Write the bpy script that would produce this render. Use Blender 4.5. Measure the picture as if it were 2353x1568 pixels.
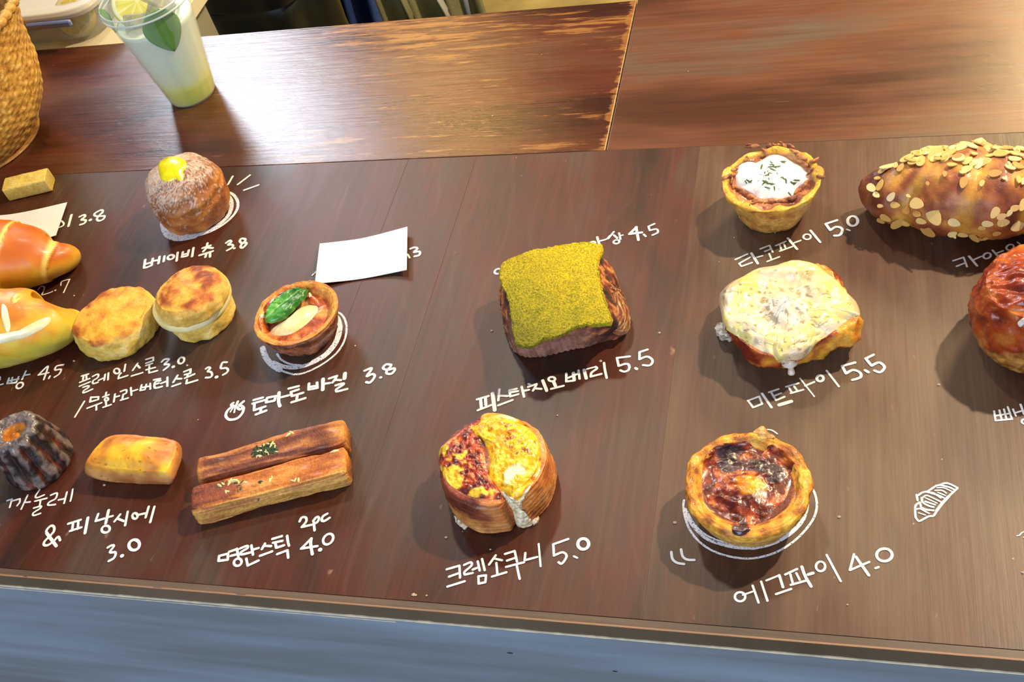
import bpy, math, random
import numpy as np
from mathutils import Vector, noise
from mathutils.bvhtree import BVHTree
random.seed(7)
for o in list(bpy.data.objects): bpy.data.objects.remove(o)
SC = bpy.context.scene; COL = SC.collection

# ---------------------------------------------------------------- camera
CX, CY, F, HC = 1176.5, 784.0, 2462.27, 0.62
_v1 = np.array([1920-CX, -2180-CY]); _v2 = np.array([-7233-CX, 720-CY])
AY = np.array([*_v1, F]); AY /= np.linalg.norm(AY)          # away from the viewer, along the boards
AX = -np.array([*_v2, F]); AX /= np.linalg.norm(AX)         # to the right, along the counter
AZ = np.cross(AX, AY)
if AZ[1] > 0: AZ = -AZ
cam_d = bpy.data.cameras.new('camera'); cam = bpy.data.objects.new('camera', cam_d); COL.objects.link(cam)
from mathutils import Matrix
M = np.array([AX, AY, AZ])
R3 = Matrix(((M[0][0], -M[0][1], -M[0][2]), (M[1][0], -M[1][1], -M[1][2]), (M[2][0], -M[2][1], -M[2][2])))
cam.matrix_world = Matrix.Translation((0, 0, HC)) @ R3.to_4x4()
cam_d.sensor_width = 36; cam_d.lens = F/2353*36; cam_d.clip_start = .01
SC.camera = cam

# ---------------------------------------------------------------- world, lamps, exposure
SC.view_settings.view_transform = 'Standard'; SC.view_settings.look = 'None'
SC.view_settings.gamma = 1; SC.view_settings.use_curve_mapping = False
SC.view_settings.exposure = 0.27
w = bpy.data.worlds.new('world'); SC.world = w; w.use_nodes = True
w.node_tree.nodes['Background'].inputs[0].default_value = (.62, .60, .60, 1)
w.node_tree.nodes['Background'].inputs[1].default_value = .19
def lamp(name, loc, target, size, power, col, sy=None, spread=math.pi):
    d = bpy.data.lights.new(name, 'AREA'); d.energy = power; d.color = col
    if sy: d.shape = 'RECTANGLE'; d.size = size; d.size_y = sy
    else: d.shape = 'DISK'; d.size = size
    d.spread = spread
    o = bpy.data.objects.new(name, d); COL.objects.link(o); o.location = loc
    o.rotation_euler = (Vector(target)-Vector(loc)).to_track_quat('-Z', 'Y').to_euler()
    return o
lamp('ceiling_lamp', (.80, 1.25, 1.45), (-.05, .6, 0), .06, 38, (1, .80, .55))
lamp('ceiling_lamp', (-.55, 1.55, 1.7), (-.45, .6, 0), .13, 9, (1, .84, .64))
lamp('pendant_lamp', (1.02, 3.2, 1.6), (.1, .9, 0), .7, 62, (1, .72, .36))
lamp('pendant_lamp', (-1.20, 2.75, 1.5), (-.4, .8, 0),   .22, 6, (1, .62, .22))
lamp('window_light', (-1.78, 2.6, 1.30), (-.6, .8, 0), .36, 18, (.80, .88, 1), sy=.66)
lamp('shop_front_light', (-.3, -1.9, 1.3), (-.2, .4, -.1), 2.4, 62, (.62, .78, 1), sy=1.3)

# ---------------------------------------------------------------- helpers
def P(px, py, z=0.0):
    d = np.array([px-CX, py-CY, F]); v = M @ d; t = (z-HC)/v[2]
    return np.array([v[0]*t, v[1]*t, z])
def proj(p):
    q = np.asarray(p)-np.array([0, 0, HC]); d = q @ M; return CX+F*d[..., 0]/d[..., 2], CY+F*d[..., 1]/d[..., 2]
def ray(px, py):
    v = M @ np.array([px-CX, py-CY, F]); return Vector(v/np.linalg.norm(v))
def pxm(px, py, z=0):
    a = P(px-20, py, z); b = P(px+20, py, z); return 40/np.linalg.norm(b-a)
def lin(c): return c/12.92 if c <= .04045 else ((c+.055)/1.055)**2.4
def C(h): return np.array([lin(int(h[i:i+2], 16)/255) for i in (0, 2, 4)])
def C4(h): return (*C(h), 1)
def ramp(v, stops):
    v = np.clip(v, 0, 1); xs = [s[0] for s in stops]
    cs = np.array([s[1] for s in stops]); return np.stack([np.interp(v, xs, cs[:, k]) for k in range(3)], -1)
def mixc(a, b, t):
    t = np.clip(t, 0, 1)[..., None]; return a*(1-t)+b*t
def sstep(x, a, b):
    t = np.clip((x-a)/(b-a), 0, 1); return t*t*(3-2*t)
def NZ(p, s, octv=3, off=0.0):
    p = np.asarray(p); sh = p.shape[:-1]; q = p.reshape(-1, 3)*s + off
    f = noise.fractal
    return np.array([f(Vector(v), 1.0, 2.0, octv) for v in q.tolist()]).reshape(sh)
def catmull(pts, per=8, closed=False):
    pts = np.asarray(pts, float); n = len(pts)
    if n < 3 and not closed: return pts
    out = []
    for i in range(n if closed else n-1):
        if closed: p0, p1, p2, p3 = pts[i-1], pts[i], pts[(i+1) % n], pts[(i+2) % n]
        else: p0, p1, p2, p3 = pts[max(i-1, 0)], pts[i], pts[i+1], pts[min(i+2, n-1)]
        for t in np.arange(per)/per:
            out.append(.5*((2*p1)+(-p0+p2)*t+(2*p0-5*p1+4*p2-p3)*t*t+(-p0+3*p1-3*p2+p3)*t**3))
    if not closed: out.append(pts[-1])
    return np.array(out)
def thing(name, label, cat, loc, group=None):
    o = bpy.data.objects.new(name, None); COL.objects.link(o); o.location = loc; o.empty_display_size = .02
    o['label'] = label; o['category'] = cat
    if group: o['group'] = group
    return o
WLOC = {}
def wloc(o):
    v = Vector((0, 0, 0))
    while o is not None: v += o.location; o = o.parent
    return v
def mesh(name, V, Fc, mat, parent=None, cols=None, smooth=True, label=None, kind=None):
    V = np.asarray(V, float).reshape(-1, 3)
    me = bpy.data.meshes.new(name); L = wloc(parent) if parent is not None else Vector((0, 0, 0))
    me.from_pydata((V-np.array(L)).tolist(), [], [tuple(int(i) for i in f) for f in Fc])
    if cols is not None:
        a = me.color_attributes.new('Col', 'FLOAT_COLOR', 'POINT')
        c = np.ones((len(V), 4)); c[:, :3] = np.clip(np.asarray(cols).reshape(-1, 3), 0, 1); a.data.foreach_set('color', c.ravel())
    if smooth: me.polygons.foreach_set('use_smooth', [True]*len(me.polygons))
    me.materials.append(mat); me.update()
    o = bpy.data.objects.new(name, me); COL.objects.link(o)
    if parent is not None: o.parent = parent
    if label: o['label'] = label
    if kind: o['kind'] = kind
    return o
def bvh_of(o):
    L = wloc(o); me = o.data
    return BVHTree.FromPolygons([v.co+L for v in me.vertices], [tuple(p.vertices) for p in me.polygons])
def hit(bv, px, py):
    r = bv.ray_cast(Vector((0, 0, HC)), ray(px, py)); return (r[0], r[1]) if r[0] is not None else (None, None)

# materials
def newmat(name):
    m = bpy.data.materials.new(name); m.use_nodes = True; nt = m.node_tree
    return m, nt, nt.nodes['Principled BSDF']
def nd(nt, t, **kw):
    n = nt.nodes.new(t)
    for k, v in kw.items():
        if k in n.inputs: n.inputs[k].default_value = v
        else: setattr(n, k, v)
    return n
def plain(name, hexc, rough=.5, **kw):
    m, nt, b = newmat(name); b.inputs['Base Color'].default_value = C4(hexc); b.inputs['Roughness'].default_value = rough
    for k, v in kw.items(): b.inputs[k].default_value = v
    return m
def pastry(name, rough=.5, coat=0.0, sss=.15, bump=.5, bs=260., var=.25, bs2=900., spec=.5):
    """crust material: per-vertex crust colour, fine mottling and fine relief"""
    m, nt, b = newmat(name)
    at = nd(nt, 'ShaderNodeAttribute', attribute_name='Col')
    tc = nd(nt, 'ShaderNodeTexCoord')
    n1 = nd(nt, 'ShaderNodeTexNoise', Scale=bs, Detail=5.0, Roughness=.65)
    n2 = nd(nt, 'ShaderNodeTexNoise', Scale=bs2, Detail=3.0)
    nt.links.new(tc.outputs['Object'], n1.inputs['Vector']); nt.links.new(tc.outputs['Object'], n2.inputs['Vector'])
    mr = nd(nt, 'ShaderNodeMapRange'); mr.inputs[1].default_value = .3; mr.inputs[2].default_value = .7
    mr.inputs[3].default_value = 1-var; mr.inputs[4].default_value = 1+var*.6
    nt.links.new(n1.outputs[0], mr.inputs[0])
    mx = nd(nt, 'ShaderNodeVectorMath', operation='SCALE'); nt.links.new(at.outputs['Color'], mx.inputs[0]); nt.links.new(mr.outputs[0], mx.inputs['Scale'])
    nt.links.new(mx.outputs[0], b.inputs['Base Color'])
    b.inputs['Roughness'].default_value = rough
    b.inputs['Coat Weight'].default_value = coat; b.inputs['Coat Roughness'].default_value = .18
    b.inputs['Specular IOR Level'].default_value = spec
    if sss: b.inputs['Subsurface Weight'].default_value = sss; b.inputs['Subsurface Radius'].default_value = (1, .7, .4); b.inputs['Subsurface Scale'].default_value = .002
    ad = nd(nt, 'ShaderNodeMath', operation='ADD'); nt.links.new(n1.outputs[0], ad.inputs[0])
    ml = nd(nt, 'ShaderNodeMath', operation='MULTIPLY'); ml.inputs[1].default_value = .4; nt.links.new(n2.outputs[0], ml.inputs[0]); nt.links.new(ml.outputs[0], ad.inputs[1])
    bp = nd(nt, 'ShaderNodeBump', Strength=bump, Distance=.0016); nt.links.new(ad.outputs[0], bp.inputs['Height']); nt.links.new(bp.outputs[0], b.inputs['Normal'])
    return m
CRUST = pastry('baked_crust', .45, .1)
GLAZED = pastry('glazed_crust', .3, .7, .1, .35, 180)
SOFT = pastry('soft_bread', .45, .08, .2, .12, 90, .06)
DRY = pastry('dry_crumb', .8, 0, .1, 1.0, 700, .55, 1800)
CREAMY = pastry('smooth_cream', .28, .4, .3, .12, 120, .04)
FLAKY = pastry('flaky_crust', .5, .25, .1, .8, 320, .35)

# generic body made of stacked rings
def circ(c, r, z, n=128): return (np.array([c[0], c[1]]), z, np.full(n, float(r)))
def poly(pxs, z, n=128, smooth=True):
    pts = np.array([P(x, y, z)[:2] for x, y in pxs]); c = pts.mean(0)
    d = catmull(pts, 10, True) if smooth else np.concatenate([np.linspace(pts[i], pts[(i+1) % len(pts)], 24, endpoint=False) for i in range(len(pts))])
    lo, hi = d.min(0), d.max(0); c = (lo+hi)/2
    v = d-c; a = np.mod(np.arctan2(v[:, 1], v[:, 0]), 2*np.pi); r = np.hypot(*v.T); o = np.argsort(a)
    th = np.arange(n)*2*np.pi/n
    return (c, z, np.interp(th, a[o], r[o], period=2*np.pi))
def body(name, rings, mat, parent, seg=6, dome=None, ntop=14, dpow=2.0, disp=None, col=None, smoothk=True, bottom=True, label=None, tilt=None, closed_end=True, kind=None):
    K = len(rings); n = len(rings[0][2])
    A = np.array([np.concatenate([c, [z], r]) for c, z, r in rings])
    if K > 2 and smoothk: A = catmull(A, seg)
    else: A = np.array([A[0]+(A[-1]-A[0])*t for t in np.linspace(0, 1, seg+1)]) if K == 2 else np.concatenate([np.linspace(A[i], A[i+1], seg, endpoint=False) for i in range(K-1)]+[A[-1:]])
    S = np.linspace(0, 1, len(A)); RHO = np.ones(len(A))
    if dome is not None:
        rh = np.cos(np.linspace(0, np.pi/2, ntop+1))[1:]; rh[-1] = .004
        T = np.repeat(A[-1:], ntop, 0); T[:, 3:] *= rh[:, None]; T[:, 2] += dome*(1-rh**dpow)
        A = np.concatenate([A, T]); S = np.concatenate([S, np.ones(ntop)]); RHO = np.concatenate([RHO, rh])
    th = np.arange(n)*2*np.pi/n
    X = A[:, 0:1]+A[:, 3:]*np.cos(th); Y = A[:, 1:2]+A[:, 3:]*np.sin(th); Z = np.repeat(A[:, 2:3], n, 1)
    V = np.stack([X, Y, Z], -1); c0 = np.array([A[0, 0], A[0, 1], 0])
    TH = np.repeat(th[None], len(A), 0); SS = np.repeat(S[:, None], n, 1); RR = np.repeat(RHO[:, None], n, 1)
    if disp is not None:
        du = np.roll(V, -1, 1)-np.roll(V, 1, 1); dv = np.gradient(V, axis=0)
        N = np.cross(du, dv); N /= np.linalg.norm(N, axis=-1, keepdims=True)+1e-12
        d = disp(V-c0, TH, SS, RR); V = V+N*d[..., None]
        if A[0, 2] > -1e-6: V[..., 2] = np.maximum(V[..., 2], .0004)
    else: d = np.zeros(V.shape[:2])
    if tilt is not None: V = tilt(V)
    cols = col(V-c0, TH, SS, RR, d) if col is not None else None
    m = len(A); Fc = []
    for i in range(m-1):
        for j in range(n):
            k = (j+1) % n; Fc.append((i*n+j, i*n+k, (i+1)*n+k, (i+1)*n+j))
    if closed_end: Fc.append(tuple((m-1)*n+j for j in range(n)))
    if bottom: Fc.append(tuple(reversed(range(n))))
    return mesh(name, V, Fc, mat, parent, cols, label=label, kind=kind)
def lathe(c, prof, n=128): return [circ(c, r, z, n) for r, z in prof]

# tapered tube / ribbon / flake helpers
def tube(pts, rads, n=12, flat=1.0, ztilt=None):
    pts = np.asarray(pts, float); V = []; m = len(pts)
    T = np.gradient(pts, axis=0); T /= np.linalg.norm(T, axis=1, keepdims=True)+1e-12
    for i in range(m):
        up = np.array([0, 0, 1.]); s = np.cross(T[i], up)
        if np.linalg.norm(s) < 1e-3: s = np.array([1., 0, 0])
        s /= np.linalg.norm(s); u = np.cross(s, T[i])
        for j in range(n):
            a = 2*np.pi*j/n; V.append(pts[i]+rads[i]*(np.cos(a)*s+np.sin(a)*u*flat))
    Fc = [(i*n+j, i*n+(j+1) % n, (i+1)*n+(j+1) % n, (i+1)*n+j) for i in range(m-1) for j in range(n)]
    Fc += [tuple(reversed(range(n))), tuple((m-1)*n+j for j in range(n))]
    return np.array(V), Fc
def box(x0, x1, y0, y1, z0, z1):
    V = [(x, y, z) for z in (z0, z1) for x, y in ((x0, y0), (x1, y0), (x1, y1), (x0, y1))]
    return V, [(3, 2, 1, 0), (4, 5, 6, 7), (0, 1, 5, 4), (1, 2, 6, 5), (2, 3, 7, 6), (3, 0, 4, 7)]
def merge(parts):
    V = []; Fc = []; k = 0
    for v, f in parts:
        V.append(np.asarray(v, float)); Fc += [tuple(i+k for i in q) for q in f]; k += len(v)
    return np.concatenate(V), Fc

# ================================================================= COUNTER
def wood(name, grain, cols, wear=0.0, rough=.4, tone=1.0, edge=False):
    m, nt, b = newmat(name); L = nt.links.new
    tc = nd(nt, 'ShaderNodeTexCoord')
    def mapped(sx, sy):
        mp = nd(nt, 'ShaderNodeMapping'); mp.inputs['Scale'].default_value = (sx, sy, 1)
        L(tc.outputs['Object'], mp.inputs['Vector']); return mp
    def nz(sx, sy, det=6., ro=.6, sc=1.):
        q = nd(nt, 'ShaderNodeTexNoise', Scale=sc, Detail=det, Roughness=ro); L(mapped(sx, sy).outputs[0], q.inputs['Vector']); return q
    def rmp(src, stops):
        r = nd(nt, 'ShaderNodeValToRGB'); e = r.color_ramp.elements
        for i, (p, c) in enumerate(stops):
            el = e[i] if i < 2 else e.new(p)
            el.position = p; el.color = (*c, 1) if not isinstance(c, float) else (c, c, c, 1)
        L(src, r.inputs[0]); return r
    def mix(f, a, c, bl='MIX'):
        x = nd(nt, 'ShaderNodeMix', data_type='RGBA', blend_type=bl)
        if isinstance(f, float): x.inputs[0].default_value = f
        else: L(f, x.inputs[0])
        L(a, x.inputs[6])
        if isinstance(c, tuple): x.inputs[7].default_value = c
        else: L(c, x.inputs[7])
        return x.outputs[2]
    along = (6, 210) if grain == 'x' else (210, 6)
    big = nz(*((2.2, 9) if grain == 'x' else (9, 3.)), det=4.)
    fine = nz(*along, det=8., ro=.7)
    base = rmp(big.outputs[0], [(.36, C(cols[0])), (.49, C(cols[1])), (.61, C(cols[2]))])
    fr = rmp(fine.outputs[0], [(.3, .72), (.7, 1.22)])
    c = mix(1.0, base.outputs[0], fr.outputs[0], 'MULTIPLY')
    if grain == 'y':
        wv = nd(nt, 'ShaderNodeTexWave', Scale=1.6, Distortion=9., Detail=3., bands_direction='X'); wv.inputs['Detail Scale'].default_value = 1.3; L(mapped(6, 2.2).outputs[0], wv.inputs['Vector'])
        wl = rmp(wv.outputs[0], [(.94, 0.), (.995, .06)]); c = mix(wl.outputs[0], c, C4('7c5a44'))
    # tiny pale scuffs and scratches
    sc1 = nz(*((14, 420) if grain == 'x' else (120, 60)), det=3., ro=.5)
    s1 = rmp(sc1.outputs[0], [(.72, 0.), (.80, 1.)])
    c = mix(s1.outputs[0], c, C4('80604a'))
    sp = nd(nt, 'ShaderNodeTexVoronoi', Scale=26.); L(tc.outputs['Object'], sp.inputs['Vector'])
    s2 = rmp(sp.outputs['Distance'], [(.010, 1.), (.018, 0.)])
    c = mix(s2.outputs[0], c, C4('a58a72'))
    hgt = fine.outputs[0]
    if wear:
        wz = nz(11, 110, det=9., ro=.66); wz2 = nz(3.2, 16, det=3.)
        sep = nd(nt, 'ShaderNodeSeparateXYZ'); L(tc.outputs['Object'], sep.inputs[0])
        mk = nd(nt, 'ShaderNodeMapRange'); mk.inputs[1].default_value = .90; mk.inputs[2].default_value = 1.02; mk.inputs[3].default_value = 0; mk.inputs[4].default_value = .105*wear
        L(sep.outputs[1], mk.inputs[0])
        mk2 = nd(nt, 'ShaderNodeMapRange'); mk2.inputs[1].default_value = .4; mk2.inputs[2].default_value = .7; mk2.inputs[3].default_value = -.10; mk2.inputs[4].default_value = .05
        L(wz2.outputs[0], mk2.inputs[0])
        a1 = nd(nt, 'ShaderNodeMath', operation='ADD'); L(wz.outputs[0], a1.inputs[0]); L(mk.outputs[0], a1.inputs[1])
        mk5 = nd(nt, 'ShaderNodeMapRange'); mk5.inputs[1].default_value = -.80; mk5.inputs[2].default_value = -.52; mk5.inputs[3].default_value = -.12; mk5.inputs[4].default_value = .03
        L(sep.outputs[0], mk5.inputs[0]); a15 = nd(nt, 'ShaderNodeMath', operation='ADD'); L(a1.outputs[0], a15.inputs[0]); L(mk5.outputs[0], a15.inputs[1])
        a2 = nd(nt, 'ShaderNodeMath', operation='ADD'); L(a15.outputs[0], a2.inputs[0]); L(mk2.outputs[0], a2.inputs[1])
        # bare wood where the varnish splinters off along the cut end at the joint
        mk3 = nd(nt, 'ShaderNodeMapRange'); mk3.inputs[1].default_value = -.2045; mk3.inputs[2].default_value = -.1965; mk3.inputs[3].default_value = 0; mk3.inputs[4].default_value = .23*edge
        L(sep.outputs[0], mk3.inputs[0])
        a3 = nd(nt, 'ShaderNodeMath', operation='ADD'); L(a2.outputs[0], a3.inputs[0]); L(mk3.outputs[0], a3.inputs[1])
        wr = rmp(a3.outputs[0], [(.585, 0.), (.65, 1.)])
        bare = rmp(fine.outputs[0], [(.3, C('6e431f')), (.7, C('9a6c3a'))])
        c = mix(wr.outputs[0], c, bare.outputs[0])
    L(c, b.inputs['Base Color'])
    rr = rmp(big.outputs[0], [(.3, rough*.8), (.7, min(1., rough*1.2))]); L(rr.outputs[0], b.inputs['Roughness'])
    bz = nz(*((30, 70) if grain == 'x' else (70, 30)), det=5.)
    ad = nd(nt, 'ShaderNodeMath', operation='ADD'); L(bz.outputs[0], ad.inputs[0]); L(hgt, ad.inputs[1])
    bp = nd(nt, 'ShaderNodeBump', Strength=.22 if wear else .12, Distance=.0012); L(ad.outputs[0], bp.inputs['Height']); L(bp.outputs[0], b.inputs['Normal'])
    b.inputs['Specular IOR Level'].default_value = .5
    return m
W_FRONT = wood('varnished_plywood', 'y', ('2e1d16', '4c2010', '47342a'), 0, .42)  # greyish patches put the window's reflection in the varnish into the colour
W_FRONTR = wood('lamplit_varnished_plywood', 'y', ('34261c', '50301e', '5c4532'), 0, .42)  # same varnished boards; lamp glow on the right put into a lighter colour
W_BACKL = wood('worn_varnished_plank', 'x', ('351a10', '54291a', '5a3a28'), 1.0, .19, edge=1.0)
W_BACKR = wood('varnished_plank', 'x', ('4a2a1a', '643c26', '5a4a3c'), 0, .32)
W_EDGE = wood('scuffed_edge_wood', 'x', ('453428', '54463a', '604e42'), 0, .5)

counter = thing('bakery_counter', 'long dark brown wooden display counter with white hand lettering and blue grey front', 'counter', (0, 0, -.92))
YF, YM, YB = .3055, .7685, 1.0175
TH = .020
def board(name, x0, x1, y0, y1, mat, z1=0., bev=.0009, label=None):
    V, Fc = box(x0, x1, y0, y1, z1-TH, z1)
    o = mesh(name, V, Fc, mat, counter, smooth=False, label=label)
    # grain coordinates run in counter space: shift mesh so object space equals world space
    md = o.modifiers.new('bevel', 'BEVEL'); md.width = bev; md.segments = 2; md.limit_method = 'ANGLE'
    return o
counter_origin = np.array([0, .7, -.92])
seams = [-1.45, -.3905, -.3210, -.1095, .62]
fb = []
for i in range(len(seams)-1):
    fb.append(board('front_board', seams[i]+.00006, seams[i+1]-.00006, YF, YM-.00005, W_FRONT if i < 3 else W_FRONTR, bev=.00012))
fb.insert(0, fb[0])
bl = board('back_board', -1.45, -.1964, YM+.00005, YB, W_BACKL, label='worn back plank with bare scratched patches', z1=.0003)
br = board('back_board', -.1954, .62, YM+.00005, YB+.09, W_BACKR, label='smoother reddish back plank')
ZB = -.0150
# edge strip (slightly bowed and chipped)
def strip(name, x0, x1, y, yb, z0, z1, mat, lab=None, nz_=0.0, n=160, seed=0):
    xs = np.linspace(x0, x1, n); V = []
    for x in xs:
        e = nz_*noise.noise(Vector((x*60, seed, 0)))+nz_*.7*noise.noise(Vector((x*190, seed, 3)))
        V += [(x, y, z0-e*.5), (x, y, z1+max(e, -abs(z1-z0)*.4)), (x, yb, z1+max(e, -abs(z1-z0)*.4)), (x, yb, z0-e*.5)]
    Fc = [(4*i+a, 4*i+4+a, 4*i+4+(a+1) % 4, 4*i+(a+1) % 4) for i in range(n-1) for a in range(4)]
    Fc += [(0, 1, 2, 3), tuple(4*(n-1)+k for k in (3, 2, 1, 0))]
    return mesh(name, V, Fc, mat, counter, smooth=False, label=lab)
CHIP = plain('bare_chipped_wood', 'e2cfae', .7)
m, nt, b = newmat('blue_grey_paint'); PANEL = m
tc = nd(nt, 'ShaderNodeTexCoord'); mp = nd(nt, 'ShaderNodeMapping'); mp.inputs['Scale'].default_value = (3, 3, 34)
nt.links.new(tc.outputs['Object'], mp.inputs[0]); n1 = nd(nt, 'ShaderNodeTexNoise', Scale=1.5, Detail=6.); nt.links.new(mp.outputs[0], n1.inputs['Vector'])
mp2 = nd(nt, 'ShaderNodeMapping'); mp2.inputs['Scale'].default_value = (4, 3, 9); nt.links.new(tc.outputs['Object'], mp2.inputs[0])
n2 = nd(nt, 'ShaderNodeTexNoise', Scale=1., Detail=3.); nt.links.new(mp2.outputs[0], n2.inputs['Vector'])
av = nd(nt, 'ShaderNodeMath', operation='ADD'); nt.links.new(n1.outputs[0], av.inputs[0]); nt.links.new(n2.outputs[0], av.inputs[1])
cr = nd(nt, 'ShaderNodeValToRGB'); e = cr.color_ramp.elements; e[0].position = .40; e[0].color = C4('68737f'); e[1].position = .66; e[1].color = C4('8090a6')
hf = nd(nt, 'ShaderNodeMath', operation='MULTIPLY'); hf.inputs[1].default_value = .5; nt.links.new(av.outputs[0], hf.inputs[0]); nt.links.new(hf.outputs[0], cr.inputs[0])
nt.links.new(cr.outputs[0], b.inputs['Base Color']); b.inputs['Roughness'].default_value = .45
bp = nd(nt, 'ShaderNodeBump', Strength=.15, Distance=.001); nt.links.new(n1.outputs[0], bp.inputs['Height']); nt.links.new(bp.outputs[0], b.inputs['Normal'])
strip('edge_strip', -1.45, .62, YF-.006, YF-.0003, -.0165, -.0003, W_EDGE, 'narrow scuffed brown edging strip')
strip('chipped_line', -1.45, .62, YF-.0068, YF-.002, -.0178, -.0164, CHIP, 'pale chipped wood along the lower edge of the edging', nz_=.0011, n=900)
pv, pf = box(-1.45, .62, YF-.0066, YF+.012, -.92, -.0178)
mesh('front_panel', pv, pf, PANEL, counter, smooth=False, label='blue grey painted front panel')
strip('scratch_line', -.62, -.28, YF-.0069, YF-.0060, -.0206, -.0200, CHIP, 'thin pale scratch under the edging', nz_=.0005, n=300, seed=5)
strip('scuffed_rim', -1.45, .62, YF-.0064, YF-.0052, -.0007, -.0001, plain('rubbed_edge', '8c6a50', .6), 'rubbed pale arris of the edging', nz_=.0004, n=700, seed=9)
for (px, py, r) in ((1172, 1501, .0022), (1413, 1543, .0018)):
    # little dark screw marks on the panel
    d = ray(px, py); t = (YF-.0066)/d.y; q = Vector((0, 0, HC))+d*t
    V, Fc = tube([(q.x, q.y+.001, q.z), (q.x, q.y-.0003, q.z)], [r, r], 10); V[:, 2] = q.z+(V[:, 2]-q.z)*.35
    mesh('paint_chip', V, Fc, plain('dark_chip', '1d2228', .6), counter, smooth=False)
for (x0, x1) in ((-1.3, -.9), (-.6, -.2), (.1, .5)):
    pass

# ------------------------------------------------ painted writing
PAINT, nt, b = newmat('white_marker_paint'); b.inputs['Base Color'].default_value = C4('f1ece6'); b.inputs['Roughness'].default_value = .55
CHALK, nt, b = newmat('white_chalk'); b.inputs['Base Color'].default_value = C4('e6e4e6'); b.inputs['Roughness'].default_value = .9
tc = nd(nt, 'ShaderNodeTexCoord'); n1 = nd(nt, 'ShaderNodeTexNoise', Scale=900., Detail=4.); nt.links.new(tc.outputs['Object'], n1.inputs['Vector'])
cr = nd(nt, 'ShaderNodeValToRGB'); cr.color_ramp.elements[0].position = .33; cr.color_ramp.elements[1].position = .44; nt.links.new(n1.outputs[0], cr.inputs[0]); nt.links.new(cr.outputs[0], b.inputs['Alpha'])
ZT = .00035
def ribbon(pts, w, taper=.0):
    """flat brush stroke with round ends on the board"""
    pts = np.asarray(pts, float)
    if len(pts) == 1: pts = np.array([pts[0]-[w*.05, 0], pts[0]+[w*.05, 0]])
    keep = [0]+[i for i in range(1, len(pts)) if np.linalg.norm(pts[i]-pts[i-1]) > 1e-6]; pts = pts[keep]
    T = np.gradient(pts, axis=0); T /= np.linalg.norm(T, axis=1, keepdims=True)+1e-12; Nn = np.stack([-T[:, 1], T[:, 0]], 1)
    wl = np.array([w/2*(1+.10*noise.noise(Vector((p[0]*300, p[1]*300, 0)))) for p in pts])
    Lf = pts+Nn*wl[:, None]; Rt = pts-Nn*wl[:, None]
    def cap(c, a0, r): return [c+r*np.array([math.cos(a0+t), math.sin(a0+t)]) for t in np.linspace(0, math.pi, 7)[1:-1]]
    aS = math.atan2(Nn[0][1], Nn[0][0]); aE = math.atan2(-Nn[-1][1], -Nn[-1][0])
    V = [*Lf, *Rt, *cap(pts[0], aS, wl[0]), *cap(pts[-1], aE, wl[-1])]; n = len(pts)
    Fc = [(i, n+i, n+i+1, i+1) for i in range(n-1)]
    Fc.append((0, *range(2*n, 2*n+5), n)); Fc.append((2*n-1, *range(2*n+5, 2*n+10), n-1))
    zz = list(np.linspace(0, 3e-5, n))*2+[0]*5+[3e-5]*5
    return [(v[0], v[1], ZT+q) for v, q in zip(V, zz)], Fc
def lettering(ox, oy, s, w, data, label, mat=None, name='lettering', par=None):
    if data.startswith('split '):
        for tok in data[6:].split(';'): lettering(ox, oy, s, w, tok, label, mat, name, par)
        return
    parts = []
    k = pxm(ox+120/1, oy+60)
    for tok in data.split(';'):
        tok = tok.strip()
        if not tok: continue
        ww = w
        if tok[0] == 'w': a, tok = tok.split(' ', 1); ww = float(a[1:])
        if tok[0] == 'o':
            v = [float(q) for q in tok[1:].split(',')]; cx, cy, rx, ry = v[:4]; ro = math.radians(v[4]) if len(v) > 4 else 0
            zp = [(cx+rx*math.cos(a)*math.cos(ro)-ry*math.sin(a)*math.sin(ro), cy+rx*math.cos(a)*math.sin(ro)+ry*math.sin(a)*math.cos(ro)) for a in np.linspace(0, 2*math.pi+.05, 24)]
        elif tok[0] == 'd':
            v = [float(q) for q in tok[1:].split(',')]; zp = [(v[0], v[1])]
            if len(v) > 2: ww = v[2]*2
        else:
            zp = [tuple(float(q) for q in p.split(',')) for p in tok.split()]
            if len(zp) > 2: zp = catmull(zp, 5)
            elif len(zp) == 2: zp = np.linspace(zp[0], zp[1], 6)
        wp = np.array([P(ox+x/s, oy+y/s)[:2] for x, y in zp])
        mx, my = ox+zp[0][0]/s, oy+zp[0][1]/s
        parts.append(ribbon(wp, ww*.92/s/pxm(mx, my)*1.12))
    V, Fc = merge(parts)
    V[:, 2] += np.concatenate([np.full(len(p[0]), i*3e-6) for i, p in enumerate(parts)])
    return mesh(name, V, Fc, mat or PAINT, par or fb[2], smooth=False, label=label)
lettering(320,530,8.404,44,"118,570 95,720;265,545 240,680;115,655 240,620;100,725 170,710 250,670;250,595 350,580;395,510 375,640;490,500 475,600;o612,520,62,40,-20;745,430 725,590;845,420 830,515;960,385 935,490;845,470 945,450;835,515 930,495;1050,340 1025,505;1320,250 1310,300;1225,345 1380,295;1320,320 1240,410;1310,335 1425,345;1165,485 1425,405;1300,450 1280,520;1370,430 1370,515;1680,245 1750,200 1780,225 1720,280 1800,280 1805,330 1700,390;d1840,350,24;2050,170 1980,160 1945,210 1990,250 2060,240 2070,270 2000,340 1960,320 1990,260 2050,210 2050,170",'white Korean lettering with price 3.8 in front of the cream topped bun',par=fb[1])
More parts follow.
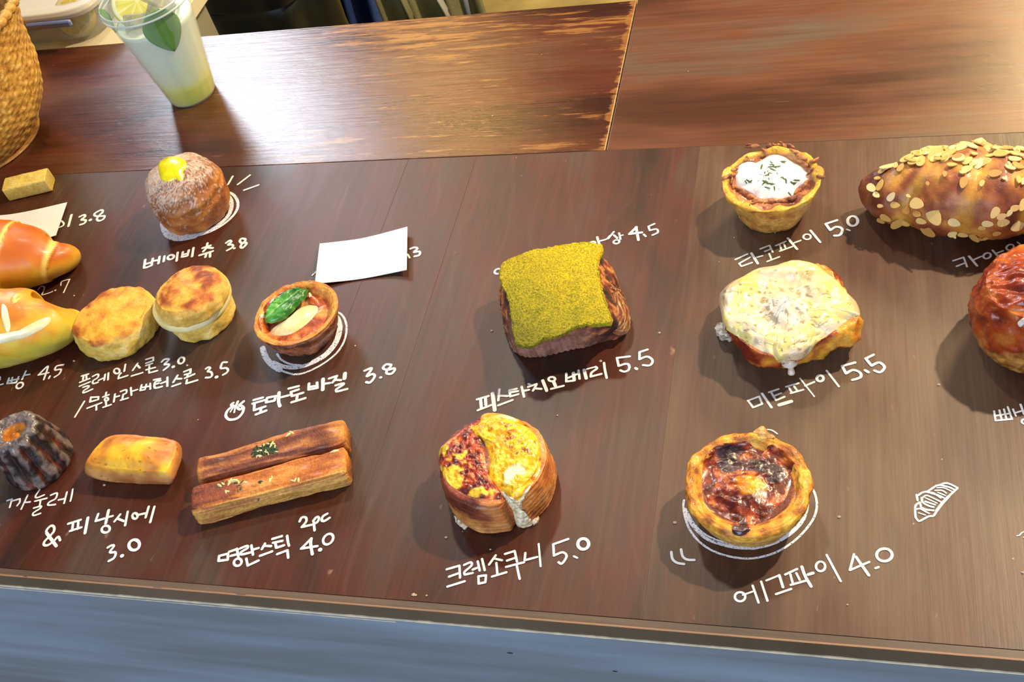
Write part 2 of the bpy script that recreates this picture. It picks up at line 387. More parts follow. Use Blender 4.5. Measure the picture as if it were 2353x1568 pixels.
lettering(170,800,9.225,38,"165,600 310,560;205,605 195,680;265,590 270,670;130,735 335,655;125,815 345,725;195,840 300,810 315,840 215,910 215,955 395,880;400,610 490,565 525,580 500,640 410,700 415,760 510,735;530,690 640,640;665,565 645,690;735,535 725,680;o912,495,60,55;1095,355 1070,500;1000,540 960,590 945,655;945,655 1145,590;1355,330 1250,480;1340,360 1400,430;1225,600 1460,530;1530,250 1685,205;1685,205 1685,270;1530,330 1690,275;1530,380 1665,335;1600,385 1600,450;1535,470 1725,420;1595,490 1600,535;1600,535 1770,490;225,1140 25,1470;365,1050 345,1150;345,1150 520,1100;520,1100 525,1045;365,1055 525,1045;285,1285 590,1170;480,1220 480,1320;690,950 680,1000;620,1045 745,1000;o695,1095,38,34;680,1140 690,1220;625,1265 790,1210;875,985 850,1150;870,1050 965,1025;995,930 1110,895 1115,960 1060,990;1050,990 1030,1090;995,1115 1150,1070;1210,850 1225,1010;1220,930 1350,890;1440,790 1410,910;1410,910 1510,890;1510,890 1540,780;1430,850 1600,820;1620,760 1625,880",'white Korean scone lettering in two lines',par=fb[1])
lettering(340,800,11.765,56,"375,385 450,315 570,310 530,370 450,450 560,450 560,500 430,605;d690,515,42;o905,345,95,72,-50;165,870 335,840;345,890 200,930 195,1085 385,1050;200,990 300,960;360,965 510,910;530,800 530,1040;805,750 690,935;770,840 910,840;660,1045 880,970;980,650 1160,580;1160,580 1150,680;1000,730 1150,690;1080,740 1060,790;1000,825 1260,715;1060,870 1040,970;1040,970 1340,880;1570,570 1640,530 1690,560 1620,640 1710,660 1740,740 1690,800 1570,810;d1860,795,48;2140,395 2030,400 1990,470 1980,560 2120,550 2170,610 2130,680 2035,735",'white scone prices 3.0 and 3.5 with Korean lettering',par=fb[1])
lettering(0,820,13.84,56,"0,905 100,880;5,660 0,750;295,690 235,860;235,860 520,830;520,830 600,650;400,670 370,840;260,780 600,720;830,470 710,730;770,600 950,575;o635,925,120,80,-35;1550,520 1230,590;1230,590 1490,330;1490,330 1530,350 1400,740;1595,630 1560,700;2030,265 1810,310 1760,430 1920,410 1950,450 1880,570 1740,660",'white price 4.5 under the cut bread roll',par=fb[0])
lettering(500,830,10.45,62,"330,1120 240,1200 200,1320 260,1400 350,1415 480,1380 590,1270 630,1150 590,1090 530,1080;380,1015 330,1060 400,1090;490,980 450,1080;630,975 530,1060;w36 400,1090 310,1230;w40 430,1100 405,1240;460,1110 530,1170 580,1150;870,945 1090,885;845,1030 1120,950;890,1020 880,1190;880,1190 1150,1100;1050,1150 1030,1240;925,1290 1170,1200;1190,900 1170,1000;1170,1000 1370,960;1370,960 1400,850;1400,850 1200,890;w75 1480,765 1470,980 1500,1090;1520,880 1720,830;1710,670 1950,610;1770,750 1950,690;1765,750 1790,850;1790,850 2060,770;1920,830 1900,950;1780,1000 2110,900",'small white tomato drawing and Korean lettering under the basil tart',par=fb[1])
lettering(690,820,9.804,56,"200,610 190,750;190,750 390,710;390,710 380,590;200,690 380,660;w78 515,510 510,750;530,620 670,600;650,500 830,440;830,440 790,510 730,590;790,530 920,535;w85 1010,385 1000,500;800,655 960,610 970,640 820,740 820,795;820,795 1060,735;1450,325 1600,265 1590,320 1500,450 1620,400 1680,430 1650,510 1570,590 1490,580;d1815,475,32;2050,190 1940,180 1870,250 1900,290 2000,300 2110,270 2130,310 2060,390 1960,390 1950,330 2030,240 2050,190",'white Korean lettering with price 3.8 under the basil tart',par=fb[1])
lettering(0,1110,11.765,46,"200,490 330,450;330,450 270,670;350,490 545,440;545,440 540,530 470,625;755,340 580,720;660,540 820,525;1075,200 970,360 1010,410 1200,335;950,505 1270,425;1105,470 1080,620;920,690 1110,640 1090,700 910,820 920,890 1100,835;1380,340 1540,285 1540,370 1490,450 1340,530 1310,610 1500,595;1590,470 1740,440;1815,260 1740,560;1975,180 1940,380 1910,500",'white Korean lettering under the fluted cake',par=fb[0])
lettering(90,1150,8.404,44,"w55 335,890 150,640;150,640 150,580 230,500 290,520 290,600 220,690 110,800 100,870 180,870 290,790 370,710 410,780;565,460 805,385;660,450 640,590;760,420 750,560;600,600 820,530;w55 945,345 890,640;1145,270 1095,410;1095,410 1260,360;w52 1345,200 1290,450;1310,340 1425,310;o1290,565,80,65,-20;1570,280 1460,415;1520,360 1640,410;1715,225 1665,490;o1855,310,50,55;1930,285 2050,260;2120,130 2060,340;2230,130 2150,430;1330,920 1400,880 1450,890 1370,1010 1470,1010 1480,1060 1440,1130 1350,1180;d1605,1080,34;w56 o1840,870,105,98,-40",'white ampersand and Korean lettering with price 3.0',par=fb[1])
lettering(490,1160,7.843,44,"110,930 100,1020;100,1020 265,1000;265,1000 270,890;270,890 115,930;290,855 430,810;320,930 440,900;430,800 460,970;o445,1045,72,62,-35;480,800 610,750 620,790 510,860 510,905 670,870;690,740 720,910;710,820 820,790;600,980 625,1105;625,1105 820,1015;935,710 880,810;940,750 1045,755;845,930 1065,850;1070,625 1240,575;1080,695 1250,660;1120,690 1140,785;1140,785 1280,740;1335,570 1350,680 1370,750;1155,900 1340,830;1340,830 1355,965;1560,310 1600,240 1670,240 1680,310 1600,410;1600,410 1780,370;1810,290 1830,470;1805,300 1870,230 1910,250 1880,320 1820,350;2060,170 1980,220 1960,290 2010,300 2100,245;1880,755 1590,800;1590,800 1770,620;w52 1770,620 1760,720 1790,900;d1930,820,36;o2075,630,108,78,-50",'white Korean lettering with 2pc and price 4.0 under the baked sticks')
lettering(1080,850,9.804,54,"160,675 420,600;w66 240,680 260,880;w66 350,640 360,800;180,920 490,800;w82 510,540 560,920;665,450 640,700;690,590 850,600;640,810 960,690;1050,435 890,470;890,470 910,610;910,610 1090,560;910,520 1080,490;1165,385 1220,620;1190,490 1330,460;1320,330 1360,350;1310,395 1500,330;1500,330 1480,380 1420,480;1480,430 1610,440;w70 1640,250 1730,480;o1845,220,75,48;w70 1890,290 1930,380;1830,440 2110,370",'white Korean lettering under the pistachio pastry',par=fb[3])
lettering(1280,790,9.804,54,"210,680 210,860;210,860 380,840;w75 370,670 390,830;220,790 350,740;390,720 480,680;485,610 510,800;w72 610,600 660,790;w40 670,580 870,530;870,530 900,570 780,660 760,750;760,750 1000,690;1060,440 1080,600 1120,780;1640,295 1350,330;1350,330 1390,510;1390,510 1560,460 1630,510 1610,600 1520,640 1430,610;w62 1770,560 1800,580;2040,140 1860,200;1860,200 1860,360;1860,360 2020,300 2130,350 2150,430 2080,500 1940,490",'white Korean lettering with price 5.5 under the pistachio pastry',par=fb[3])
lettering(1010,1220,6.536,35,"110,585 300,530;300,530 310,710;145,695 300,640;120,845 380,765;370,520 470,480 480,530 380,620 380,665;380,665 500,640;500,590 560,565;575,465 605,605;640,430 680,600;585,690 590,800;590,800 690,780;690,780 700,675;700,675 590,690;845,375 745,515;810,420 940,450;855,490 870,650;790,695 1005,630;985,355 1130,310;1130,310 1165,470;1015,455 1150,410;1000,550 1270,480;1160,520 1205,730;1290,340 1280,450;1280,450 1470,400;w30 1490,205 1520,540;1935,130 1710,210;1710,210 1720,380;1720,380 1850,330 1910,390 1840,500 1790,480;w30 2020,390 2070,415;w48 o2160,205,82,80",'white Korean lettering with price 5.0 under the round cream pastry',par=fb[3])
lettering(1680,480,7.59,34,"75,890 285,795;335,850 140,960;140,960 180,1010;180,1010 365,945;w46 355,780 465,960;450,850 545,825;510,705 670,645;670,645 725,760;590,750 690,710;665,790 700,880;630,925 840,845;780,650 955,575;850,640 880,730;920,620 950,690;850,745 1070,665;w44 990,520 1150,710;1100,600 1210,560;o1325,495,65,46;w42 1385,385 1555,590;w46 1845,205 1650,270;w46 1650,270 1730,380;w46 1730,380 1830,320 1930,350 1930,420 1880,470 1800,475;2020,365 2070,385;w52 o2120,220,88,85",'white Korean lettering with price 5.0 under the white topped pie',par=fb[4])
lettering(1700,800,6.723,34,"125,820 300,755;300,755 345,870;345,870 205,925;205,925 130,820;w38 345,710 490,925;450,690 600,640;490,700 560,815;560,815 690,760;520,750 640,705;w62 610,885 795,830;715,605 905,550;760,620 800,690;840,600 890,670;785,705 980,650;w26 930,475 1150,755;1010,590 1150,530;w42 o1240,475,52,46;1340,355 1530,600;w44 1780,230 1580,285;w44 1580,285 1640,400;w44 1640,400 1750,345 1860,390 1860,460 1740,500;w44 1935,350 1985,380;w44 2065,110 1945,170;w44 1945,170 2035,280;w44 2035,280 2150,230 2235,300 2170,380 2080,355",'white Korean lettering with price 5.5 under the cheese covered pie',par=fb[4])
lettering(1670,1240,5.8825,32,"o180,780,70,62;w26 220,755 350,710;350,630 430,860;465,575 550,835;w28 535,560 710,490;w38 710,490 760,650;665,745 870,675;790,480 950,405;860,480 890,590;940,460 985,550;865,620 1080,560;w42 1015,375 1060,500 1140,640;w42 1100,480 1165,460;o1268,370,62,65;1350,215 1540,570;w40 1745,240 1920,490;1720,205 1665,420;1665,420 1925,310;2010,395 2050,380;w40 o2130,215,105,85",'white Korean lettering with price 4.0 under the egg tart',par=fb[4])
lettering(0,360,7.353,38,"w26 1040,1090 1080,1130 1070,1170 1010,1200;1210,990 1160,1180;1350,1020 1420,990 1440,1020 1380,1070 1450,1080 1430,1130 1360,1155;d1530,1075,26;w34 1730,960 1740,915 1690,915 1600,970 1620,1010 1720,1010 1770,1010 1750,1060 1680,1090 1640,1060 1680,1000 1730,950",'white price 3.8 beside the white card',par=fb[0])
lettering(0,580,3.92,11,"345,340 370,310 400,315 395,350 380,385 440,370 475,355;d500,345,8;550,300 560,265 630,245;630,245 575,365",'white price 2.7 between the two bread rolls',par=fb[0])
lettering(0,360,3.795,17,"split 2030,175 1990,245;2180,165 2075,245;2255,250 2130,295",'white sparkle dash beside the cream topped bun',par=fb[1])
lettering(500,480,3.136,12,"split 685,480 710,455;1370,330 1385,355;w16 1390,290 1420,280 1440,290 1415,315 1455,310 1455,335 1420,345",'end of white lettering showing beside the white card',par=fb[2])
lettering(1060,480,3.266,15,"o275,472,25,18,-20;o985,262,22,13,-15;w18 1020,215 1040,280;1035,245 1090,230 1115,205;1145,175 1105,225;1145,200 1170,222;1185,185 1195,230;w12 1190,205 1213,200;o1165,250,22,14,-10;w20 1315,140 1262,192;w20 1262,192 1355,180;w20 1312,140 1330,238;1370,195 1385,210;1450,115 1405,135;1405,135 1415,165;1415,165 1465,155 1475,180 1435,200",'white lettering with price 4.5 behind the pistachio pastry',par=fb[3])
lettering(1950,280,4.355,20,"1045,1395 1150,1360;1150,1360 1185,1455;1080,1450 1170,1415;w26 1205,1350 1285,1445;1250,1385 1330,1350;w22 o1385,1345,38,27,-20;w24 1440,1290 1510,1370;1480,1320 1545,1295;1490,1345 1570,1320;w22 o1615,1260,38,27,-20;1690,1210 1755,1260",'white Korean lettering behind the glossy brown bun',par=fb[4])
lettering(2050,560,2.306,11,"540,890 548,940;548,940 635,932;635,932 612,868;568,885 580,935;545,915 625,902;592,880 605,930;640,880 655,915;648,900 690,888;w12 680,855 698,905;o700,945,14,12",'white Korean lettering in the shadow of the glossy bun',par=fb[4])
lettering(2253,1180,7.84,22,"split 655,410 700,400 740,360 800,330;775,440 800,430",'white brush mark at the right edge',par=fb[4])
lettering(2080,1090,13.06,66,"1570,420 1350,310 1200,280 1020,340 930,360 700,510;700,530 520,560 400,640;340,630 370,800;420,860 310,960 300,1150 310,1300;310,1300 370,1390 450,1410 700,1280 850,1260 950,1100;w90 950,1100 1100,900 1300,680;1300,680 1570,430;440,860 480,1020;500,1020 650,1080 850,1100;w55 350,1060 450,1050 600,1130 720,1190;w50 540,700 650,650 900,760 1080,850;w70 500,720 520,850 700,960 850,1000;w42 600,720 950,880;w60 600,830 900,930;w70 750,570 1000,650 1150,720;w60 680,560 850,580 1060,720;w50 900,500 1100,500 1230,580;w46 960,420 1150,420 1380,520;w60 1050,340 1300,400 1460,470;w46 980,560 1200,650;w40 400,1170 600,1240",'white drawing of a croissant',par=fb[4],name='croissant_drawing')
lettering(0,360,3.795,26,"w22 1935,300 2030,330 2075,400 2060,480 1980,570 1850,650 1700,700;w46 1700,700 1560,722 1465,690 1425,610 1425,545;w34 1940,300 2000,360 2020,430 1990,520 1900,600 1780,670 1640,700;w50 1640,700 1540,690 1480,640 1465,570",'white chalk ring around the cream topped bun',CHALK,'chalk_ring',fb[1])
lettering(500,480,3.136,22,"w14 835,735 900,770 930,850 915,950 860,1040 760,1120 640,1180 550,1195 450,1165;w38 450,1165 385,1120 345,1065 325,1005;w30 830,750 870,800 885,870 860,960 790,1050 690,1110 580,1145 480,1140 400,1110;w10 870,860 840,960 770,1045 680,1100;w14 430,1050 460,1090 520,1120 600,1130",'white chalk rings around the basil tart',CHALK,'chalk_ring',fb[2])
lettering(1500,960,3.408,20,"w18 1235,535 1270,600 1285,690 1260,790 1180,900 1080,990 960,1060 820,1100 700,1105 560,1080 440,1030 350,960 290,880 255,790 240,700 245,650;w32 1205,640 1205,710 1170,810 1100,890 1000,960 900,1000 780,1025;w26 780,1025 650,1020 520,990 420,950 340,880 280,800 255,720;w16 1150,780 1050,880 950,950 800,1005 650,1000 500,960 400,910 320,830 270,740",'white chalk rings around the egg tart',CHALK,'chalk_ring',fb[4])
lettering(1500,960,3.408,20,"split 145,1055 155,1110 190,1140 245,1150;222,1035 235,1090 270,1115 325,1118;w12 900,95 940,105 975,130",'white motion mark beside the egg tart',PAINT,'chalk_mark',fb[4])


# ================================================================= shared builders for food
def patch(bv, outline, h, mat, parent, name, col=None, disp=None, n=80, m=14, pw=4.0, center=None, label=None, kind=None, sink=.0008, zfall=.01):
    """a topping that lies on the surface below it"""
    o = catmull(np.array(outline, float), max(4, n//len(outline)+1), True)
    o = o[np.linspace(0, len(o)-1, n).astype(int)]; c = np.array(center, float) if center else (o.min(0)+o.max(0))/2
    rh = np.sin(np.linspace(0, np.pi/2, m+1))[::-1][:-1]
    V = np.zeros((m, n, 3)); PX = np.zeros((m, n, 2)); N = np.zeros((m, n, 3)); RR = np.repeat(rh[:, None], n, 1); last = None
    for i in range(m-1, -1, -1):
        for j in range(n):
            q = c+(o[j]-c)*rh[i]; PX[i, j] = q; p, nn = hit(bv, *q)
            if p is None or (i+1 < m and abs(p.z-V[i+1, j, 2]) > zfall):
                zz = V[i+1, j, 2]-.0008 if i+1 < m else .01; p = P(q[0], q[1], max(zz, .0006)); nn = N[i+1, j] if i+1 < m else (0, 0, 1)
            V[i, j] = p; N[i, j] = nn
    prof = h*(1-RR**pw)-sink*(RR > .999)
    if disp is not None: prof = prof+disp(V, PX, RR)
    Nn = N*.35+np.array([0, 0, .65]); Nn /= np.linalg.norm(Nn, axis=-1, keepdims=True)
    V2 = V+Nn*prof[..., None]
    cols = col(V2, PX, RR) if col is not None else None
    Fc = [(i*n+j, i*n+(j+1) % n, (i+1)*n+(j+1) % n, (i+1)*n+j) for i in range(m-1) for j in range(n)]
    Fc = [tuple(reversed(f)) for f in Fc]+[tuple(reversed([(m-1)*n+j for j in range(n)]))]
    # photograph y runs down: flip if the outline runs the other way
    a = sum(o[j][0]*o[(j+1) % n][1]-o[(j+1) % n][0]*o[j][1] for j in range(n))
    if a > 0: pass
    else: Fc = [tuple(reversed(f)) for f in Fc]
    me = mesh(name, V2, Fc, mat, parent, cols, label=label, kind=kind)
    return me
def zo(ox, oy, s, pts): return [(ox+x/s, oy+y/s) for x, y in pts]
def bits(bv, name, pts, size, mat, parent, kind=None, label=None, n=6, flat=.5, seed=1, elong=1.0, lift=.0):
    """small crumbs / herb shreds / seeds lying on a surface, joined into one part"""
    rnd = random.Random(seed); parts = []
    for q in pts:
        p, nn = hit(bv, q[0], q[1])
        if p is None: continue
        s = size*rnd.uniform(.6, 1.4); a = rnd.uniform(0, 6.28) if len(q) < 3 else q[2]
        el = elong*rnd.uniform(.8, 1.3); t = Vector((math.cos(a), math.sin(a), 0)); t = (t-nn*t.dot(nn)).normalized(); u = nn.cross(t)
        V = []; 
        for k in range(n):
            b_ = 2*math.pi*k/n; V.append(p+nn*lift+t*s*el*math.cos(b_)+u*s*math.sin(b_)*.55)
        V.append(p+nn*(s*flat+lift)); V.append(p-nn*s*.3)
        parts.append((np.array([tuple(v) for v in V]), [(k, (k+1) % n, n) for k in range(n)]+[((k+1) % n, k, n+1) for k in range(n)]))
    V, Fc = merge(parts); return mesh(name, V, Fc, mat, parent, kind=kind, label=label, smooth=False)
def inside(poly_, k, seed=1):
    rnd = random.Random(seed); P_ = np.array(poly_); lo, hi = P_.min(0), P_.max(0); out = []
    while len(out) < k:
        x, y = rnd.uniform(lo[0], hi[0]), rnd.uniform(lo[1], hi[1]); c = False
        for i in range(len(P_)):
            x1, y1 = P_[i]; x2, y2 = P_[i-1]
            if (y1 > y) != (y2 > y) and x < (x2-x1)*(y-y1)/(y2-y1)+x1: c = not c
        if c: out.append((x, y))
    return out
def spindle(name, pts, mat, parent, flat=1.0, n=72, seg=16, disp=None, col=None, floor=True, label=None):
    """loaf swept along an axis: pts = (px, py, r) with r in pixels; rests on the board"""
    W = []; 
    for px, py, rp in pts:
        r = rp/pxm(px, py, .02); W.append([*P(px, py, r*flat), r])
    W = catmull(np.array(W), seg); W[:, 3] = np.maximum(W[:, 3], .0008); W[:, 2] = W[:, 3]*flat
    T = np.gradient(W[:, :3], axis=0); T[:, 2] = 0; T /= np.linalg.norm(T, axis=1, keepdims=True)
    L = np.concatenate([[0], np.cumsum(np.linalg.norm(np.diff(W[:, :2], axis=0), axis=1))])
    th = np.arange(n)*2*np.pi/n; S = np.stack([T[:, 1], -T[:, 0], 0*T[:, 0]], 1)
    LL = np.repeat(L[:, None], n, 1); TT = np.repeat(th[None], len(W), 0)
    rr = np.repeat(W[:, 3:4], n, 1)
    base = W[:, None, :3]
    Nn = S[:, None, :]*np.cos(th)[None, :, None]+np.array([0, 0, 1.])*np.sin(th)[None, :, None]
    Nz = Nn*np.array([1, 1, flat]); V = base+Nz*rr[..., None]
    d = disp(V, LL, TT, rr) if disp is not None else 0*rr
    V = V+Nn*d[..., None]
    V[..., 2] = np.maximum(V[..., 2], .0004)
    cols = col(V, LL, TT, rr, d)
    m = len(W); Fc = [((i+1)*n+j, (i+1)*n+(j+1) % n, i*n+(j+1) % n, i*n+j) for i in range(m-1) for j in range(n)]
    Fc += [tuple(range(n)), tuple(reversed([(m-1)*n+j for j in range(n)]))]
    return mesh(name, V, Fc, mat, parent, cols, label=label)
W3 = np.array

# ================================================================= FOOD
# ---- cream topped bun (upper left)
def make_cruffin():
    c = P(434, 448, .026)[:2]; r = 77/pxm(434, 450, .026)
    t = thing('cream_topped_bun', 'tall round brown bun dusted with sugar and topped with yellow cream', 'pastry', (*c, 0))
    rings = lathe(c, [(.66*r, 0), (.82*r, .002), (.90*r, .008), (.96*r, .018), (1.0*r, .030), (.97*r, .040), (.87*r, .049), (.70*r, .0555)], 160)
    def dsp(v, th, s, rho):
        sw = np.sin(v[..., 2]*300-th*1.6+5*NZ(v, 28, 2)); side = sstep(v[..., 0]*.8-v[..., 1]*.6+.01, 0, .03)*(rho > .99)
        return .0007*sw*(.1+1.1*side)+.0018*NZ(v, 45, 3)+.0005*NZ(v, 260, 2)
    def cl(v, th, s, rho, d):
        k = NZ(v, 60, 3)*.5+.5; c_ = ramp(k*.6+d*220*.4+.2, [(0, C('7a3f1c')), (.45, C('ab6428')), (.8, C('d08a3c')), (1, C('e0a557'))])
        q = -v[..., 0]*17+v[..., 1]*3+(v[..., 2]-.030)*38+NZ(v, 90, 3)*.7
        c_ = mixc(c_, C('6f4a38'), sstep(q, -.6, .3)*.5)
        g = sstep(NZ(v, 800, 2, 5)+q*.55, .12, .42)
        return mixc(c_, C('dccbbd'), g*.7)
    b_ = body('bun', rings, GLAZED2, t, seg=6, dome=.009, ntop=14, disp=dsp, col=cl)
    bv = bvh_of(b_)
    patch(bv, [(364, 376), (380, 362), (398, 359), (413, 362), (427, 371), (428, 385), (421, 395), (422, 411), (412, 416), (402, 412), (390, 418), (372, 414), (366, 399)], .0022, CREAMY, t, 'cream', col=lambda V, PX, R: ramp(.5+NZ(V, 90, 2), [(0, C('d9cf00')), (1, C('f2ea20'))]), label='bright yellow cream blob')
GLAZED2 = pastry('dusted_crust', .5, .15, .1, .7, 420, .35)
make_cruffin()

# ---- bread rolls at the left edge
def rollcol(V, L, T, r, d):
    up = np.sin(T); k = NZ(V, 38, 3)
    c_ = ramp(up*.55+.38+k*.35, [(0, C('c79a3e')), (.3, C('dda834')), (.55, C('d98a24')), (.8, C('c86a18')), (1, C('b85a14'))]); return c_
def make_roll1():
    t = thing('bread_roll', 'orange brown rolled bread roll lying against the left white card', 'bread', (*P(0, 600)[:2], 0))
    pts = [(-260, 625, 30), (-180, 612, 62), (-90, 604, 76), (0, 590, 75), (60, 586, 66), (105, 583, 56), (136, 583, 43), (150, 584, 29), (157, 585, 17), (160, 586, 7)]
    def fr(L, T): return np.mod((L+.004)/.034+np.cos(T)*.12-np.sin(T)*.25, 1)
    def dsp(V, L, T, r): f = fr(L, T); return .0016*(f-.5)*np.minimum(r/.02, 1)+.0008*NZ(V, 50, 2)
    def cl(V, L, T, r, d):
        c_ = rollcol(V, L, T, r, d); f = fr(L, T); s_ = sstep(f, .86, .93)*(1-sstep(f, .97, 1.0)); return mixc(c_, C('efc766'), s_)
    spindle('loaf', pts, SOFT, t, .86, disp=dsp, col=cl, seg=20)
def make_roll2():
    t = thing('bread_roll', 'yellow cut bread roll with a pale butter wedge, nearest the left edge', 'bread', (*P(0, 770)[:2], 0))
    pts = [(-260, 765, 40), (-180, 760, 66), (-90, 757, 80), (-10, 755, 80), (60, 745, 74), (105, 739, 66), (132, 731, 56), (148, 733, 40), (156, 736, 24), (160, 737, 9)]
    def dsp(V, L, T, r): return .0012*NZ(V, 40, 3)-.0022*np.exp(-((np.mod(L+.040+np.cos(T)*.006, .07)-.03)/.004)**2)
    def cl(V, L, T, r, d):
        up = np.sin(T); k = NZ(V, 40, 3); return ramp(up*.5+.35+k*.5, [(0, C('b9ab4a')), (.4, C('d0bc3e')), (.66, C('dcaa2a')), (.9, C('d89024')), (1, C('c87a20'))])
    b_ = spindle('loaf', pts, SOFT, t, .86, disp=dsp, col=cl, seg=20); bv = bvh_of(b_)
    but = lambda V, PX, R: ramp(.5+NZ(V, 80, 2), [(0, C('e6dc9a')), (1, C('fbf6d2'))])
    patch(bv, [(-20, 775), (0, 774), (40, 764), (80, 748), (104, 731), (116, 730), (114, 742), (96, 757), (60, 775), (20, 786), (-20, 794)], .0022, CREAMY, t, 'butter', col=but, label='pale butter wedge in the cut')
    patch(bv, [(4, 700), (14, 704), (20, 725), (24, 752), (18, 765), (9, 752), (3, 728)], .0012, CREAMY, t, 'butter', col=but)
    patch(bv, [(24, 688), (40, 673), (52, 678), (46, 690), (30, 698)], .0016, CREAMY, t, 'crumbly_seam', col=lambda V, PX, R: ramp(.5+NZ(V, 300, 2), [(0, C('e0a83a')), (1, C('f3d271'))]))
make_roll1(); make_roll2()

# ---- scones
def scone_col(orange):
    def cl(v, th, s, rho, d):
        k = NZ(v, 70, 3); top = sstep(v[..., 2]+k*.003, .021, .024)
        side = ramp(.5+k, [(0, C('cfa544')), (.6, C('e6c052')), (1, C('efd078'))])
        tp = ramp(.5+k*.6+orange+.30*rho**6-v[..., 0]*3, [(0, C('eebb34')), (.45, C('e6a426')), (.8, C('cc7e22')), (1, C('a95518'))])
        return mixc(side, tp, top*(.75+.25*sstep(k, -.3, .1)))
    return cl
def make_scones():
    c = P(270, 741, .013)[:2]; r = 84/pxm(270, 745, .013)
    t = thing('plain_scone', 'plain round golden scone without filling', 'scone', (*c, 0))
    dsp = lambda v, th, s, rho: .0016*NZ(v, 40, 3)+.0007*NZ(v, 160, 3)
    body('scone', lathe(c, [(.86*r, 0), (.95*r, .0025), (1.0*r, .008), (1.0*r, .015), (.96*r, .021), (.86*r, .025)]), DRY2, t, dome=.004, dpow=2, disp=dsp, col=scone_col(-.12))
    c = P(466, 722, .008)[:2]; r = 66/pxm(450, 720, .01)
    t = thing('fig_butter_scone', 'browned scone split and filled with a thick white butter slab', 'scone', (*c, 0))
    body('lower_half', lathe(c, [(.80*r, 0), (.95*r, .002), (1.0*r, .007), (1.0*r, .016), (.93*r, .020)]), DRY2, t, dome=.001, disp=dsp, col=scone_col(-.5))
    cb = P(443, 691, .023)[:2]; rb = 81/pxm(443, 700, .02)
    body('butter_slab', lathe(cb, [(.90*rb, .0185), (.98*rb, .0195), (1.0*rb, .0235), (.98*rb, .0270), (.9*rb, .0280)]), CREAMY, t, dome=.0004, disp=lambda v, th, s, rho: .0008*NZ(v, 40, 2), col=lambda v, th, s, rho, d: ramp(.5+NZ(v, 50, 2), [(0, C('eedc8c')), (1, C('fbf3c4'))]), label='pale butter slab')
    ct = P(438, 677, .036)[:2]; rt = 75/pxm(437, 680, .034)
    def ct_col(v, th, s, rho, d):
        k = NZ(v, 80, 4); side = ramp(.5+k, [(0, C('d2a23e')), (1, C('f0cb68'))])
        rim = np.exp(-((rho-.82)/.12)**2)*sstep(v[..., 2], .040, .044)
        tp = ramp(.42+k*1.0+rim*.5+v[..., 1]*9, [(0, C('e0b040')), (.4, C('d99230')), (.7, C('c2691e')), (1, C('8e3f12'))]); return mixc(side, tp, sstep(v[..., 2]+k*.004, .040, .044))
    body('upper_half', lathe(ct, [(.90*rt, .0275), (.99*rt, .0300), (1.0*rt, .035), (.96*rt, .040), (.84*rt, .044)]), DRY2, t, dome=.0035, disp=dsp, col=ct_col, label='browned upper half')
DRY2 = pastry('crumbly_crust', .6, .05, .15, .5, 380, .22)
make_scones()

